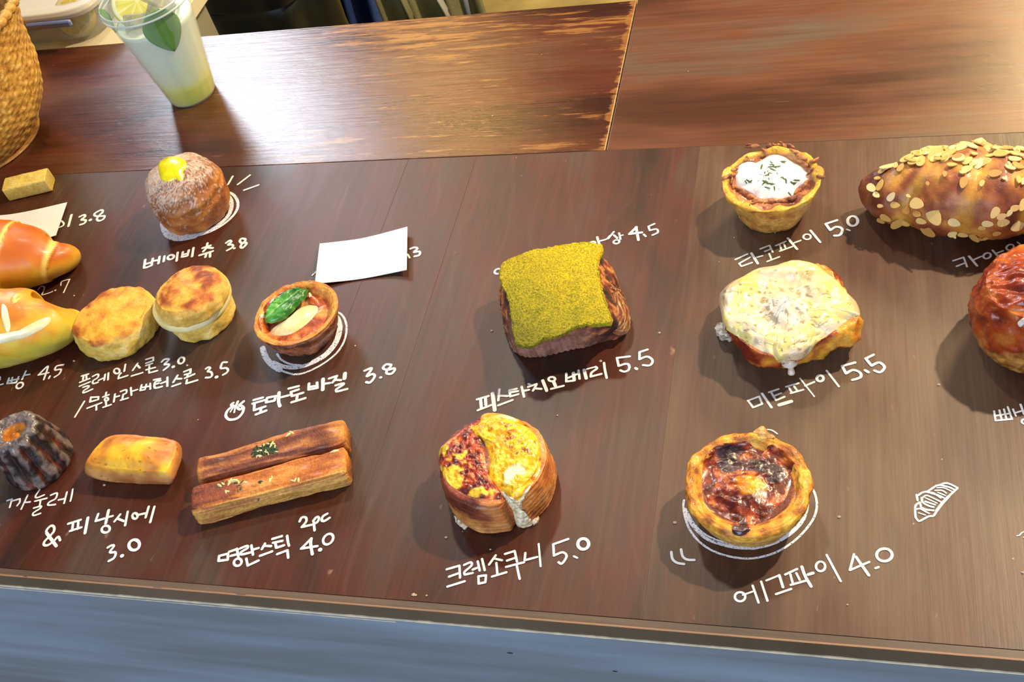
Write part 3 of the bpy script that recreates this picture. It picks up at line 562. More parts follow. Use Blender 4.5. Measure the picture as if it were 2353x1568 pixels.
# ---- tart shells
def shell(name, label, cpx, hw, H, mat, prof, dsp, cl, cat='tart', part='pastry_shell', n=160):
    c = P(*cpx, H)[:2]; r = hw/pxm(*cpx, H)
    t = thing(name, label, cat, (*c, 0))
    o = body(part, lathe(c, [(a*r, b*H) for a, b in prof], n), mat, t, seg=7, dome=0.0, ntop=8, disp=dsp, col=cl)
    return t, o, bvh_of(o), c, r
def laminate(f, amp, nscale=45):
    def dsp(v, th, s, rho):
        side = (s < .62)
        return side*amp*np.sin(v[..., 2]*f+2.2*NZ(v, nscale, 2)+np.sin(th*2))+.0011*NZ(v, 60, 3)+.0005*NZ(v, 300, 2)
    return dsp
def make_basil_tart():
    def cl(v, th, s, rho, d):
        k = NZ(v, 90, 3); side = ramp(.5+k+d*300, [(0, C('5e2c18')), (.5, C('94502c')), (1, C('b97448'))])
        rim = ramp(.5+k, [(0, C('c8721e')), (1, C('e9a23c'))]); inn = ramp(.5+k*1.3, [(0, C('9e3c12')), (.6, C('cf6420')), (1, C('e39a48'))])
        c_ = mixc(side, rim, sstep(s, .50, .58)); return mixc(c_, inn, sstep(s, .74, .80))
    t, o, bv, c, r = shell('tomato_basil_tart', 'small round tart with a green basil leaf on tomato and white cheese', (679, 718), 91, .030, FLAKY, [(.50, 0), (.62, .04), (.75, .25), (.86, .5), (.96, .8), (1, .95), (.97, 1.0), (.90, 1.0), (.82, .93), (.76, .80), (.70, .76)], laminate(2600, .0006), cl)
    z = lambda p: zo(500, 480, 3.136, p)
    tom = lambda V, PX, R: ramp(.5+NZ(V, 120, 3), [(0, C('9c2f0e')), (.6, C('d1521a')), (1, C('e98a3e'))])
    patch(bv, z([(330, 720), (380, 650), (450, 605), (540, 580), (620, 582), (600, 640), (500, 660), (420, 700), (360, 760)]), .0030, GLAZED, t, 'tomato_piece', col=tom)
    patch(bv, z([(655, 640), (690, 630), (735, 665), (740, 700), (700, 700), (665, 685)]), .0035, GLAZED, t, 'tomato_piece', col=tom)
    patch(bv, z([(290, 800), (340, 760), (370, 810), (380, 880), (340, 900), (305, 870)]), .003, GLAZED, t, 'tomato_piece', col=tom)
    ch = lambda V, PX, R: ramp(.5+NZ(V, 90, 2), [(0, C('e6d590')), (1, C('f6ecc0'))])
    q = patch(bv, z([(378, 885), (440, 850), (520, 790), (600, 720), (655, 695), (715, 700), (718, 745), (650, 825), (550, 895), (460, 918), (400, 912)]), .0040, CREAMY, t, 'cheese_slice', col=ch, label='white cheese slice')
    patch(bv, z([(300, 782), (330, 770), (352, 785), (345, 808), (315, 805)]), .004, CREAMY, t, 'cheese_slice', col=ch)
    patch(bv, z([(660, 630), (680, 622), (690, 650), (670, 662)]), .005, CREAMY, t, 'cheese_slice', col=ch)
    patch(bv, z([(372, 700), (400, 660), (430, 650), (410, 690), (384, 730)]), .005, CREAMY, t, 'cheese_slice', col=ch)
    A = np.array(z([(362, 850)])[0]); B = np.array(z([(668, 600)])[0]); ab = B-A; L2 = ab@ab
    def leafp(PX):
        tt = ((PX-A)@ab)/L2; perp = ((PX[..., 0]-A[0])*ab[1]-(PX[..., 1]-A[1])*ab[0])/math.sqrt(L2); return tt, perp
    def ldisp(V, PX, R):
        tt, pp = leafp(PX); return .0030*(1-np.exp(-(pp/6)**2))-.0012*np.abs(pp)/20+.00015*np.sin(tt*26-np.abs(pp)*.16)+(V[..., 2].max()-V[..., 2])*.95
    def lcol(V, PX, R):
        tt, pp = leafp(PX); v_ = np.exp(-(pp/1.6)**2)*.6+.25*sstep(np.sin(tt*26-np.abs(pp)*.30), .80, 1.0)
        return mixc(ramp(.5+NZ(V, 60, 2)+.2*np.sign(pp), [(0, C('256b1c')), (.5, C('35882a')), (1, C('5fae3c'))]), C('8fca6a'), v_)
    patch(bv, z([(352, 850), (348, 790), (365, 730), (400, 680), (450, 640), (520, 605), (600, 587), (655, 593), (676, 625), (660, 680), (610, 730), (550, 790), (490, 840), (430, 862), (385, 862)]), .0045, LEAF, t, 'basil_leaf', col=lcol, disp=ldisp, m=24, n=120, pw=12, sink=0, label='green basil leaf')
LEAF = pastry('fresh_leaf', .35, .4, .1, .15, 150, .08)
make_basil_tart()

# ---- fluted dark cake
def make_canele():
    cb = P(99, 1066, 0)[:2]; r = 66/pxm(99, 1066, 0); H = .046
    t = thing('fluted_cake', 'small dark brown fluted cake with a hollow golden top', 'cake', (*cb, 0))
    def ring(rr, z, fl):
        th = np.arange(180)*2*np.pi/180; return (np.array(cb), z, rr*r*(1+fl*np.abs(np.cos(6*th))**.7*1.0-fl*.5))
    rings = [ring(.92, 0, .02), ring(1.0, .003, .05), ring(.97, .010, .12), ring(.88, .022, .15), ring(.80, .034, .16), ring(.74, H-.004, .14), ring(.66, H, .10), ring(.56, H+.0005, .03), ring(.40, H-.0005, 0), ring(.33, H-.004, 0), ring(.27, H-.009, 0)]
    def dsp(v, th, s, rho): return .0009*NZ(v, 60, 3)+.0006*NZ(v, 260, 3)
    def cl(v, th, s, rho, d):
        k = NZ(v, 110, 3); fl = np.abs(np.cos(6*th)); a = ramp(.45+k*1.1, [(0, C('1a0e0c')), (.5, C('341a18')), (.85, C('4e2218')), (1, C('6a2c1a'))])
        g = ramp(.5+k, [(0, C('4f4440')), (1, C('8a7e78'))]); c_ = mixc(a, g, sstep(fl+k*.5, .70, 1.0)*.7)  # grey on the flute ridges is gloss highlight mixed into the crust colour
        c_ = mixc(c_, g, sstep(s, .50, .58)*.8); c_ = mixc(c_, ramp(.5+k, [(0, C('b0651c')), (1, C('e09a34'))]), sstep(s, .84, .90)); return c_
    body('cake', rings, GLAZED3, t, seg=6, dome=.0, ntop=8, disp=dsp, col=cl)
GLAZED3 = pastry('caramelised_crust', .35, .55, .05, .5, 300, .35)
make_canele()

# ---- financier
def make_financier():
    t = thing('almond_cake_bar', 'golden smooth bar shaped almond cake beside the fluted cake', 'cake', (*P(310, 1080)[:2], 0))
    base = poly([(214, 1092), (238, 1106), (300, 1111), (384, 1115), (396, 1108), (407, 1085), (415, 1058), (408, 1045), (340, 1040), (262, 1040), (228, 1062)], .0004)
    mid = poly([(196, 1084), (206, 1092), (240, 1100), (300, 1104), (384, 1108), (400, 1098), (414, 1058), (416, 1034), (404, 1024), (340, 1018), (256, 1016), (214, 1045)], .010)
    top = poly([(197, 1066), (212, 1040), (236, 1012), (262, 1000), (330, 1002), (394, 1010), (408, 1022), (402, 1050), (388, 1080), (372, 1088), (300, 1084), (232, 1078)], .0195)
    top2 = poly([(208, 1060), (222, 1036), (242, 1014), (266, 1004), (330, 1006), (386, 1013), (398, 1024), (392, 1048), (380, 1072), (366, 1079), (300, 1076), (240, 1070)], .0215)
    def cl(v, th, s, rho, d):
        k = NZ(v, 60, 3); a = ramp(.5+k*.8+(1-rho)*.35, [(0, C('b9702c')), (.4, C('d68c30')), (.7, C('eaa82c')), (1, C('f3c232'))])
        c_ = mixc(ramp(.5+k, [(0, C('b3703a')), (1, C('d79a5c'))]), a, sstep(v[..., 2], .014, .021)); return mixc(c_, C('5c3a18'), sstep(NZ(v, 420, 1, 9), .52, .62)*.7)
    body('cake', [base, mid, top, top2], SOFT, t, seg=7, dome=.006, ntop=18, dpow=2.4, disp=lambda v, th, s, rho: .0008*NZ(v, 50, 3)+.0002*NZ(v, 400, 2), col=cl)
make_financier()

# ---- two baked sticks
def bar(t, a, b, hw, H, seed, cl):
    A = P(*a, H/2); B = P(*b, H/2); L = np.linalg.norm(B[:2]-A[:2]); u = (B-A)/np.linalg.norm(B-A); u[2] = 0; s = np.array([u[1], -u[0], 0]); hwid = hw/pxm(*a, H/2)
    m, n = 90, 96; th = np.arange(n)*2*np.pi/n; V = np.zeros((m, n, 3)); TT = np.zeros((m, n)); NN = np.zeros((m, n, 3))
    e = .42; cx_ = np.sign(np.cos(th))*np.abs(np.cos(th))**e; sz_ = np.sign(np.sin(th))*np.abs(np.sin(th))**e
    for i in range(m):
        x = i/(m-1); q = min(x, 1-x)*L; k = 1-.10*math.exp(-(q/.0025)**1.2)
        if i in (0, m-1): k *= .93
        cen = A+u*L*x; cen[2] = H/2
        nrm = s[None]*cx_[:, None]+np.array([0, 0, 1.])*sz_[:, None]
        V[i] = cen+s*(cx_*hwid*k)[:, None]+np.array([0, 0, 1.])*(sz_*H/2*k)[:, None]; TT[i] = th; NN[i] = nrm/np.linalg.norm(nrm, axis=1, keepdims=True)
    loc = np.stack([(V-A)@u*.16, (V-A)@s, V[..., 2]], -1)
    d = .0022*NZ(loc, 130, 4, seed)+.0005*np.sin(loc[..., 2]*2800+3*NZ(loc, 80, 2, seed))*(np.abs(cx_) > .8)+.0006*NZ(loc, 420, 2, seed)
    V = V+NN*d[..., None]; V[..., 2] = np.maximum(V[..., 2], .0004)
    k = NZ(loc, 170, 3, seed+4); cols = cl(V, loc, (V-A)@u/L, TT, k, d)
    Fc = [((i+1)*n+j, (i+1)*n+(j+1) % n, i*n+(j+1) % n, i*n+j) for i in range(m-1) for j in range(n)]+[tuple(range(n)), tuple(reversed([(m-1)*n+j for j in range(n)]))]
    return mesh('stick', V, Fc, GLAZED3B, t, cols)
GLAZED3B = pastry('layered_crust', .48, .12, .08, .8, 420, .42)
def make_sticks():
    def c1(V, loc, x, T, k, d):
        a = ramp(.5+k*.9, [(0, C('5a2818')), (.5, C('8c4828')), (1, C('c27a44'))]); b_ = ramp(.5+k, [(0, C('b5642a')), (1, C('e29a44'))])
        return mixc(a, b_, np.clip(sstep(x, .86, .97)+sstep(.06-x, 0, .04)*.6+(np.sin(T) < .2)*.35+sstep(k, .1, .4)*.4, 0, 1))
    def c2(V, loc, x, T, k, d):
        a = ramp(.5+k*.9, [(0, C('a8571f')), (.5, C('d0782a')), (1, C('e8a04a'))]); dk = ramp(.5+k, [(0, C('5a2416')), (1, C('9a4c2c'))])
        c_ = mixc(a, dk, sstep(.26-x+k*.3, 0, .08)*(np.sin(T) > .5)); side = ramp(.5+k*.9, [(0, C('c07a3a')), (1, C('ecb658'))]); return mixc(c_, side, (np.cos(T) > .55)*.9)
    ta = thing('baked_stick', 'darker baked stick at the back with a green seaweed cluster', 'pastry', P(630, 1060), 'pair of baked sticks')
    a = bar(ta, (463, 1091), (799, 1004), 32, .018, 3, c1)
    tb = thing('baked_stick', 'lighter orange baked stick in front with scattered seeds', 'pastry', P(630, 1130), 'pair of baked sticks')
    b_ = bar(tb, (450, 1164), (802, 1071), 36, .019, 11, c2)
    z = lambda p: zo(400, 940, 3.92, p); ba, bb = bvh_of(a), bvh_of(b_)
    gr = plain('dried_seaweed', '2c4428', .6); sd = plain('sesame_seed', 'e8d898', .5)
    reg = z([(700, 400), (730, 350), (800, 330), (870, 300), (920, 340), (935, 390), (860, 410), (790, 430), (720, 435)])
    bits(ba, 'seaweed_bits', inside(reg, 60, 2), .0017, gr, ta, 'stuff', n=5, flat=.7, elong=1.4)
    bits(ba, 'sesame_seeds', inside(reg, 14, 5)+z([(1045, 225), (1060, 215), (1030, 235)]), .0014, sd, ta, n=8, flat=.8, elong=1.6, lift=.0004, kind='stuff')
    bits(bb, 'seaweed_bits', z([(570, 700), (590, 690), (600, 720), (575, 740), (560, 670), (610, 660), (780, 655), (770, 665), (410, 650), (430, 690), (470, 660), (760, 820)]), .0016, gr, tb, 'stuff', n=5, elong=1.3)
    bits(bb, 'sesame_seeds', z([(465, 745), (478, 742), (865, 640), (880, 615), (520, 650), (500, 665), (545, 645), (410, 690), (440, 675), (1060, 645), (1090, 640), (1120, 640), (1435, 375), (1445, 382), (640, 660), (580, 660)]), .0018, sd, tb, 'stuff', n=8, elong=1.5, flat=.8)
make_sticks()

# ---- pistachio square
def make_pistachio():
    t = thing('pistachio_pastry', 'square chocolate brown pastry covered in green pistachio powder', 'pastry', (*P(1290, 725)[:2], 0))
    base = poly([(1176, 798), (1212, 823), (1300, 808), (1412, 780), (1438, 768), (1436, 720), (1420, 650), (1392, 628), (1270, 645), (1170, 682), (1156, 725), (1162, 770)], .0004, 200)
    mid = poly([(1160, 742), (1176, 776), (1212, 794), (1300, 780), (1408, 755), (1424, 730), (1420, 690), (1405, 618), (1380, 596), (1265, 612), (1160, 650), (1150, 690)], .018, 200)
    top = poly([(1160, 640), (1172, 612), (1250, 584), (1340, 570), (1374, 584), (1382, 640), (1400, 720), (1398, 738), (1300, 762), (1205, 782), (1180, 770), (1170, 700)], .033, 200)
    def dsp(v, th, s, rho):
        front = np.exp(-((np.mod(th, 2*np.pi)-4.65)/.75)**4); return .0006*np.sin(v[..., 0]*1500+2*NZ(v, 60, 2))*front*(rho > .99)+.0012*NZ(v, 60, 3)+.0010*NZ(v, 380, 3)*(1-front)
    def cl(v, th, s, rho, d):
        k = NZ(v, 120, 3); fr = np.exp(-((th-4.65)/.80)**4); f_ = ramp(.5+k*.7+.15*np.sin(v[..., 0]*1500), [(0, C('8e5a48')), (1, C('c89078'))])
        side = ramp(.5+k*1.3, [(0, C('2e120a')), (.5, C('6c2a14')), (.85, C('a05026')), (1, C('d08a4a'))]); return mixc(side, f_, fr)
    core = body('pastry', [base, mid, top], DRYB, t, seg=14, dome=.001, disp=dsp, col=cl)
    ct = poly([(1378, 604), (1396, 612), (1416, 650), (1442, 705), (1447, 740), (1440, 764), (1416, 772), (1400, 745), (1388, 680)], .006, 80); c2 = poly([(1378, 596), (1392, 604), (1412, 650), (1436, 702), (1440, 730), (1430, 752), (1410, 750), (1396, 700), (1384, 650)], .016, 80)
    c3 = poly([(1380, 600), (1390, 610), (1404, 650), (1422, 700), (1424, 722), (1412, 730), (1402, 690), (1390, 650)], .023, 80)
    body('crumb_coating', [(ct[0], .0005, ct[2]*.9), ct, c2, c3], DRYB, t, seg=8, dome=.001, disp=lambda v, th, s, rho: .0016*NZ(v, 330, 3)+.001*NZ(v, 110, 2), col=lambda v, th, s, rho, d: ramp(.5+NZ(v, 500, 2)*1.2-v[..., 1]*4, [(0, C('3c180c')), (.5, C('86401c')), (.8, C('b4723a')), (1, C('e0b478'))]), label='chocolate crumbs on the right side')
    px = [(1150, 652), (1148, 618), (1158, 604), (1180, 596), (1250, 573), (1340, 560), (1372, 563), (1386, 574), (1376, 604), (1386, 662), (1402, 712), (1408, 742), (1385, 748), (1330, 752), (1290, 774), (1250, 782), (1222, 800), (1190, 796), (1180, 780), (1174, 720), (1165, 680)]
    a = poly(px, .0355, 220); cc = a[0]
    lo = (cc, .0318, a[2]*.965); lo2 = (cc, .0335, a[2]*.995); hi = (cc, .0372, a[2]*.985)
    def gd(v, th, s, rho): return .0006*NZ(v, 700, 3)+.0002*NZ(v, 240, 2)+.0022*(NZ(v, 22, 2))+.0012*(rho > .97)*NZ(v, 260, 2)
    def gc(v, th, s, rho, d):
        k = NZ(v, 900, 2)*.35+NZ(v, 120, 2)*.2; y = v[..., 1]*9+v[..., 0]*5; return ramp(.5+k*.8+y*.8, [(0, C('76740a')), (.35, C('aaa00e')), (.65, C('ccb60c')), (1, C('e6c808'))])
    body('pistachio_topping', [lo, lo2, a, hi], DRYG, t, seg=5, dome=.0018, ntop=90, dpow=3, disp=gd, col=gc, label='green yellow pistachio powder layer')
DRYB = pastry('dark_crumb', .7, .1, .05, .8, 700, .4, 1600)
DRYG = pastry('pistachio_powder', .85, 0, .05, .9, 800, .75, 1800)
make_pistachio()

# ---- round cream pastry
def make_drum():
    H = .036; c = P(1131, 1056, H)[:2]; r = 126/pxm(1131, 1056, H)
    t = thing('round_cream_pastry', 'round layered pastry with caramel and yellow cheese halves on top', 'pastry', (*c, 0))
    pr = [(.86, 0), (.95, .02), (.99, .15), (1.0, .4), (.99, .7), (.97, .93), (.93, 1.0), (.86, 1.02)]
    nt_a = 5.18                                      # torn notch facing the viewer
    def dsp(v, th, s, rho):
        q = NZ(v, 28, 2); g = np.exp(-((th-nt_a)/.075)**2)*(rho > .9); return (rho > .99)*.00055*np.sin(v[..., 2]*1500+(th-3)*2.2+4*q)+.0012*NZ(v, 50, 3)+.0004*NZ(v, 260, 2)-.0050*g
    def cl(v, th, s, rho, d):
        k = NZ(v, 70, 3); a = ramp(.5+k*.7+d*260, [(0, C('8e4a20')), (.5, C('c07a3a')), (1, C('dca05c'))]); lf = sstep(-(v[..., 0]-.006)+k*.01, 0, .01)
        dk = ramp(.5+k, [(0, C('4e1a10')), (1, C('8c4028'))]); c_ = mixc(a, dk, lf*sstep(v[..., 2]+k*.008, .016, .021)); return mixc(c_, C('d4742c'), (1-lf)*sstep(v[..., 2], .01, .02)*.45)
    o = body('pastry_wall', [circ(c, a*r, b*H, 220) for a, b in pr], FLAKYG, t, seg=7, dome=.0015, ntop=20, disp=dsp, col=cl); bv = bvh_of(o)
    z = lambda p: zo(960, 920, 3.409, p)
    lump = lambda V, PX, R: (.0014*NZ(V, 190, 3)+.0010*NZ(V, 420, 2))*(1-R**8)
    def lc(V, PX, R):
        k = NZ(V, 150, 3); x = (PX[..., 0]-960)*3.409; y = (PX[..., 1]-920)*3.409
        yel = np.exp(-(((x-270)/95)**2+((y-610)/90)**2))*1.3+np.exp(-(((x-450)/80)**2+((y-735)/50)**2))*1.2+np.exp(-(((x-330)/70)**2+((y-440)/60)**2))*.6+np.exp(-(((x-210)/50)**2+((y-400)/50)**2))*.8
        dark = ramp(.5+k*1.2, [(0, C('58160a')), (.45, C('a02c0c')), (.8, C('c8541c')), (1, C('e8904a'))]); return mixc(dark, ramp(.5+k, [(0, C('eaa61a')), (1, C('fbdc3c'))]), sstep(yel+k*.7, .35, .75))
    patch(bv, z([(490, 140), (400, 190), (300, 250), (220, 330), (165, 390), (160, 470), (185, 560), (240, 650), (330, 715), (430, 760), (540, 775), (640, 780), (660, 740), (600, 650), (550, 560), (530, 480), (520, 380), (500, 260)]), .0022, GLAZED3, t, 'caramel_topping', col=lc, disp=lump, n=180, m=50, center=z([(400, 500)])[0], label='glossy red brown caramel half')
    def rc(V, PX, R):
        k = NZ(V, 160, 3); x = (PX[..., 0]-960)*3.409; y = (PX[..., 1]-920)*3.409
        c_ = ramp(.5+k*.7, [(0, C('d98f14')), (.5, C('f2ba18')), (1, C('f7d640'))]); sp = np.exp(-(((x-730)/130)**2+((y-330)/90)**2))+.8*np.exp(-(((x-850)/60)**2+((y-440)/50)**2))+.5*(R > .86)
        c_ = mixc(c_, ramp(.5+k, [(0, C('7a3608')), (1, C('d9831c'))]), sstep(sp*.5+NZ(V, 180, 3)*.8, .46, .80)); w_ = np.exp(-(((x-790)/85)**2+((y-560)/45)**2))+np.exp(-(((x-720)/50)**2+((y-620)/60)**2))+np.exp(-(((x-720)/110)**2+((y-135)/30)**2))
        return mixc(c_, C('fbf3bc'), sstep(w_+k*.3, .45, .8))
    patch(bv, z([(500, 120), (560, 100), (680, 112), (800, 160), (900, 240), (950, 340), (965, 460), (950, 570), (905, 640), (830, 700), (800, 790), (760, 790), (700, 740), (640, 690), (570, 620), (555, 540), (570, 480), (540, 380), (500, 300), (420, 260), (400, 200), (480, 170)]), .0042, GLAZEDC, t, 'cheese_topping', col=rc, disp=lump, n=200, m=60, center=z([(720, 420)])[0], label='bubbly yellow cheese half')
    wc = lambda V, PX, R: ramp(.5+NZ(V, 330, 3), [(0, C('c8a878')), (.5, C('eedcb4')), (1, C('fbf2de'))])
    patch(bv, z([(655, 715), (700, 740), (760, 770), (810, 760), (850, 700), (905, 640), (880, 690), (830, 760), (815, 830), (830, 900), (890, 940), (900, 975), (830, 1000), (780, 985), (760, 930), (740, 860), (700, 800)]), .0022, DRY2, t, 'torn_flakes', col=wc, disp=lump, n=140, m=24, center=z([(795, 840)])[0], label='pale torn flakes down the split', zfall=.03)
    for q in ([(280, 900), (320, 920), (400, 960), (390, 995), (340, 995), (300, 950)], [(890, 920), (940, 905), (945, 940), (905, 975)]):
        pts = z(q); cc = np.mean(pts, 0); k = poly(pts, .003, 40); body('pastry_flake', [(k[0], .0005, k[2]*.9), k], DRY2, t, seg=3, dome=.002, ntop=6, disp=lambda v, th, s, rho: .0012*NZ(v, 300, 2), col=lambda v, th, s, rho, d: ramp(.5+NZ(v, 400, 2), [(0, C('c49a6c')), (1, C('f4e6d0'))]))
FLAKYG = pastry('glossy_layers', .42, .3, .1, .45, 380, .25)
GLAZEDC = pastry('melted_cheese', .32, .45, .15, .15, 220, .08)
make_drum()

# ---- white topped pie
def make_taco():
    def rimf(v, th, s, rho):
        return (s > .4)*(.0010*np.sin(th*9+1)+.0016*NZ(v, 70, 2))+.0012*NZ(v, 60, 3)+.0005*NZ(v, 300, 3)
    def cl(v, th, s, rho, d):
        k = NZ(v, 90, 3); side = ramp(.5+k*.8+v[..., 2]*8-.2, [(0, C('b87830')), (.5, C('d9a048')), (1, C('ecc062'))]); rim = ramp(.5+k*.8, [(0, C('cc8f22')), (.5, C('e6b22e')), (1, C('f3cc50'))])
        c_ = mixc(side, rim, sstep(s, .42, .52)); return mixc(c_, ramp(.5+k*1.2, [(0, C('7a3a1c')), (.6, C('b3683a')), (1, C('d8955c'))]), sstep(s+k*.05, .70, .78))
    t, o, bv, c, r = shell('white_topped_pie', 'golden cup shaped pie topped with white cream and green herbs', (1772, 411), 114, .036, FLAKY, [(.55, 0), (.66, .03), (.74, .2), (.84, .5), (.93, .8), (1, .97), (.97, 1.0), (.90, .98), (.84, .90), (.78, .84), (.72, .82)], rimf, cl, 'pie')
    z = lambda p: zo(1600, 300, 4.9, p); rnd = random.Random(4)
    # shreds of meat around the filling, each a strand of its own
    strands = [((270, 565), (400, 490)), ((300, 545), (470, 470)), ((550, 165), (700, 160)), ((560, 185), (720, 180)), ((740, 200), (800, 270)), ((945, 125), (1020, 200)), ((970, 150), (1110, 200)), ((1050, 200), (1180, 290)), ((1090, 250), (1240, 330)), ((1380, 310), (1260, 370)), ((1440, 525), (1340, 520)), ((400, 520), (380, 600)), ((400, 560), (420, 660)), ((430, 640), (520, 700)), ((480, 690), (600, 720)), ((560, 720), (660, 770)), ((600, 830), (700, 800)), ((620, 790), (760, 800)), ((760, 810), (900, 790)), ((900, 800), (1040, 800)), ((980, 780), (1110, 760)), ((1060, 790), (1140, 730)), ((1100, 720), (1200, 640)), ((1130, 690), (1240, 600)), ((1180, 660), (1270, 560)), ((1240, 500), (1320, 420)), ((1260, 420), (1200, 340)), ((1130, 320), (1220, 360)), ((780, 180), (850, 160)), ((860, 150), (940, 160)), ((470, 420), (400, 450)), ((540, 330), (590, 300))]
    meat = pastry('pulled_meat', .5, .2, .1, .7, 500, .4)
    for a, b in strands:
        a, b = np.array(z([a])[0]), np.array(z([b])[0]); pts = []
        for q in np.linspace(0, 1, 5):
            x = a+(b-a)*q+np.array([rnd.uniform(-1.5, 1.5), rnd.uniform(-1.5, 1.5)]); p, nn = hit(bv, *x)
            zz = (p.z if p is not None and p.z > .026 else .0345)+.0006; pts.append(P(x[0], x[1], zz))
        rr = [.0005, .0013, .0017, .0014, .0005]; rr = [v*rnd.uniform(.7, 1.3) for v in rr]; V, Fc = tube(catmull(pts, 3), np.interp(np.linspace(0, 4, 13), range(5), rr), 8)
        V = V+.0004*np.array([noise.noise_vector(Vector(v)*300) for v in V]); col = ramp(.5+NZ(V, 200, 2)+rnd.uniform(-.2, .2), [(0, C('6e321c')), (.5, C('a86238')), (1, C('cf8f58'))])
        mesh('meat_shred', V, Fc, meat, t, col)
    out = z([(445, 480), (480, 400), (560, 352), (640, 372), (720, 340), (800, 292), (870, 272), (960, 285), (1060, 335), (1150, 385), (1230, 445), (1255, 520), (1230, 590), (1170, 625), (1130, 660), (1100, 720), (1000, 765), (850, 768), (720, 768), (650, 730), (600, 695), (520, 655), (460, 625), (445, 560)])
    cr = patch(bv, out, .0065, CREAMY, t, 'white_cream', col=lambda V, PX, R: np.broadcast_to(C('f2efe6'), V.shape), disp=lambda V, PX, R: .0015*NZ(V, 45, 2)*(1-R**6)+(.0295-V[..., 2])*.9*(1-R**2), n=120, m=24, label='white cream topping')
    cb = bvh_of(cr)
    hb = z([(845, 360), (850, 385), (870, 400), (890, 420), (840, 410), (735, 410), (980, 350), (975, 360), (800, 465), (830, 480), (770, 480), (815, 500), (790, 505), (830, 530), (820, 550), (775, 575), (765, 590), (590, 570), (610, 575), (560, 582), (960, 530), (980, 540), (1010, 570), (1095, 590), (1110, 600), (1080, 590), (1130, 560), (1052, 715), (800, 645), (880, 650), (830, 600), (860, 440), (900, 410), (920, 405)])
    bits(cb, 'herb_shreds', hb, .0013, plain('green_herb', '3e5a22', .6), t, 'stuff', n=6, elong=2.0, flat=.3, lift=.0002)
make_taco()

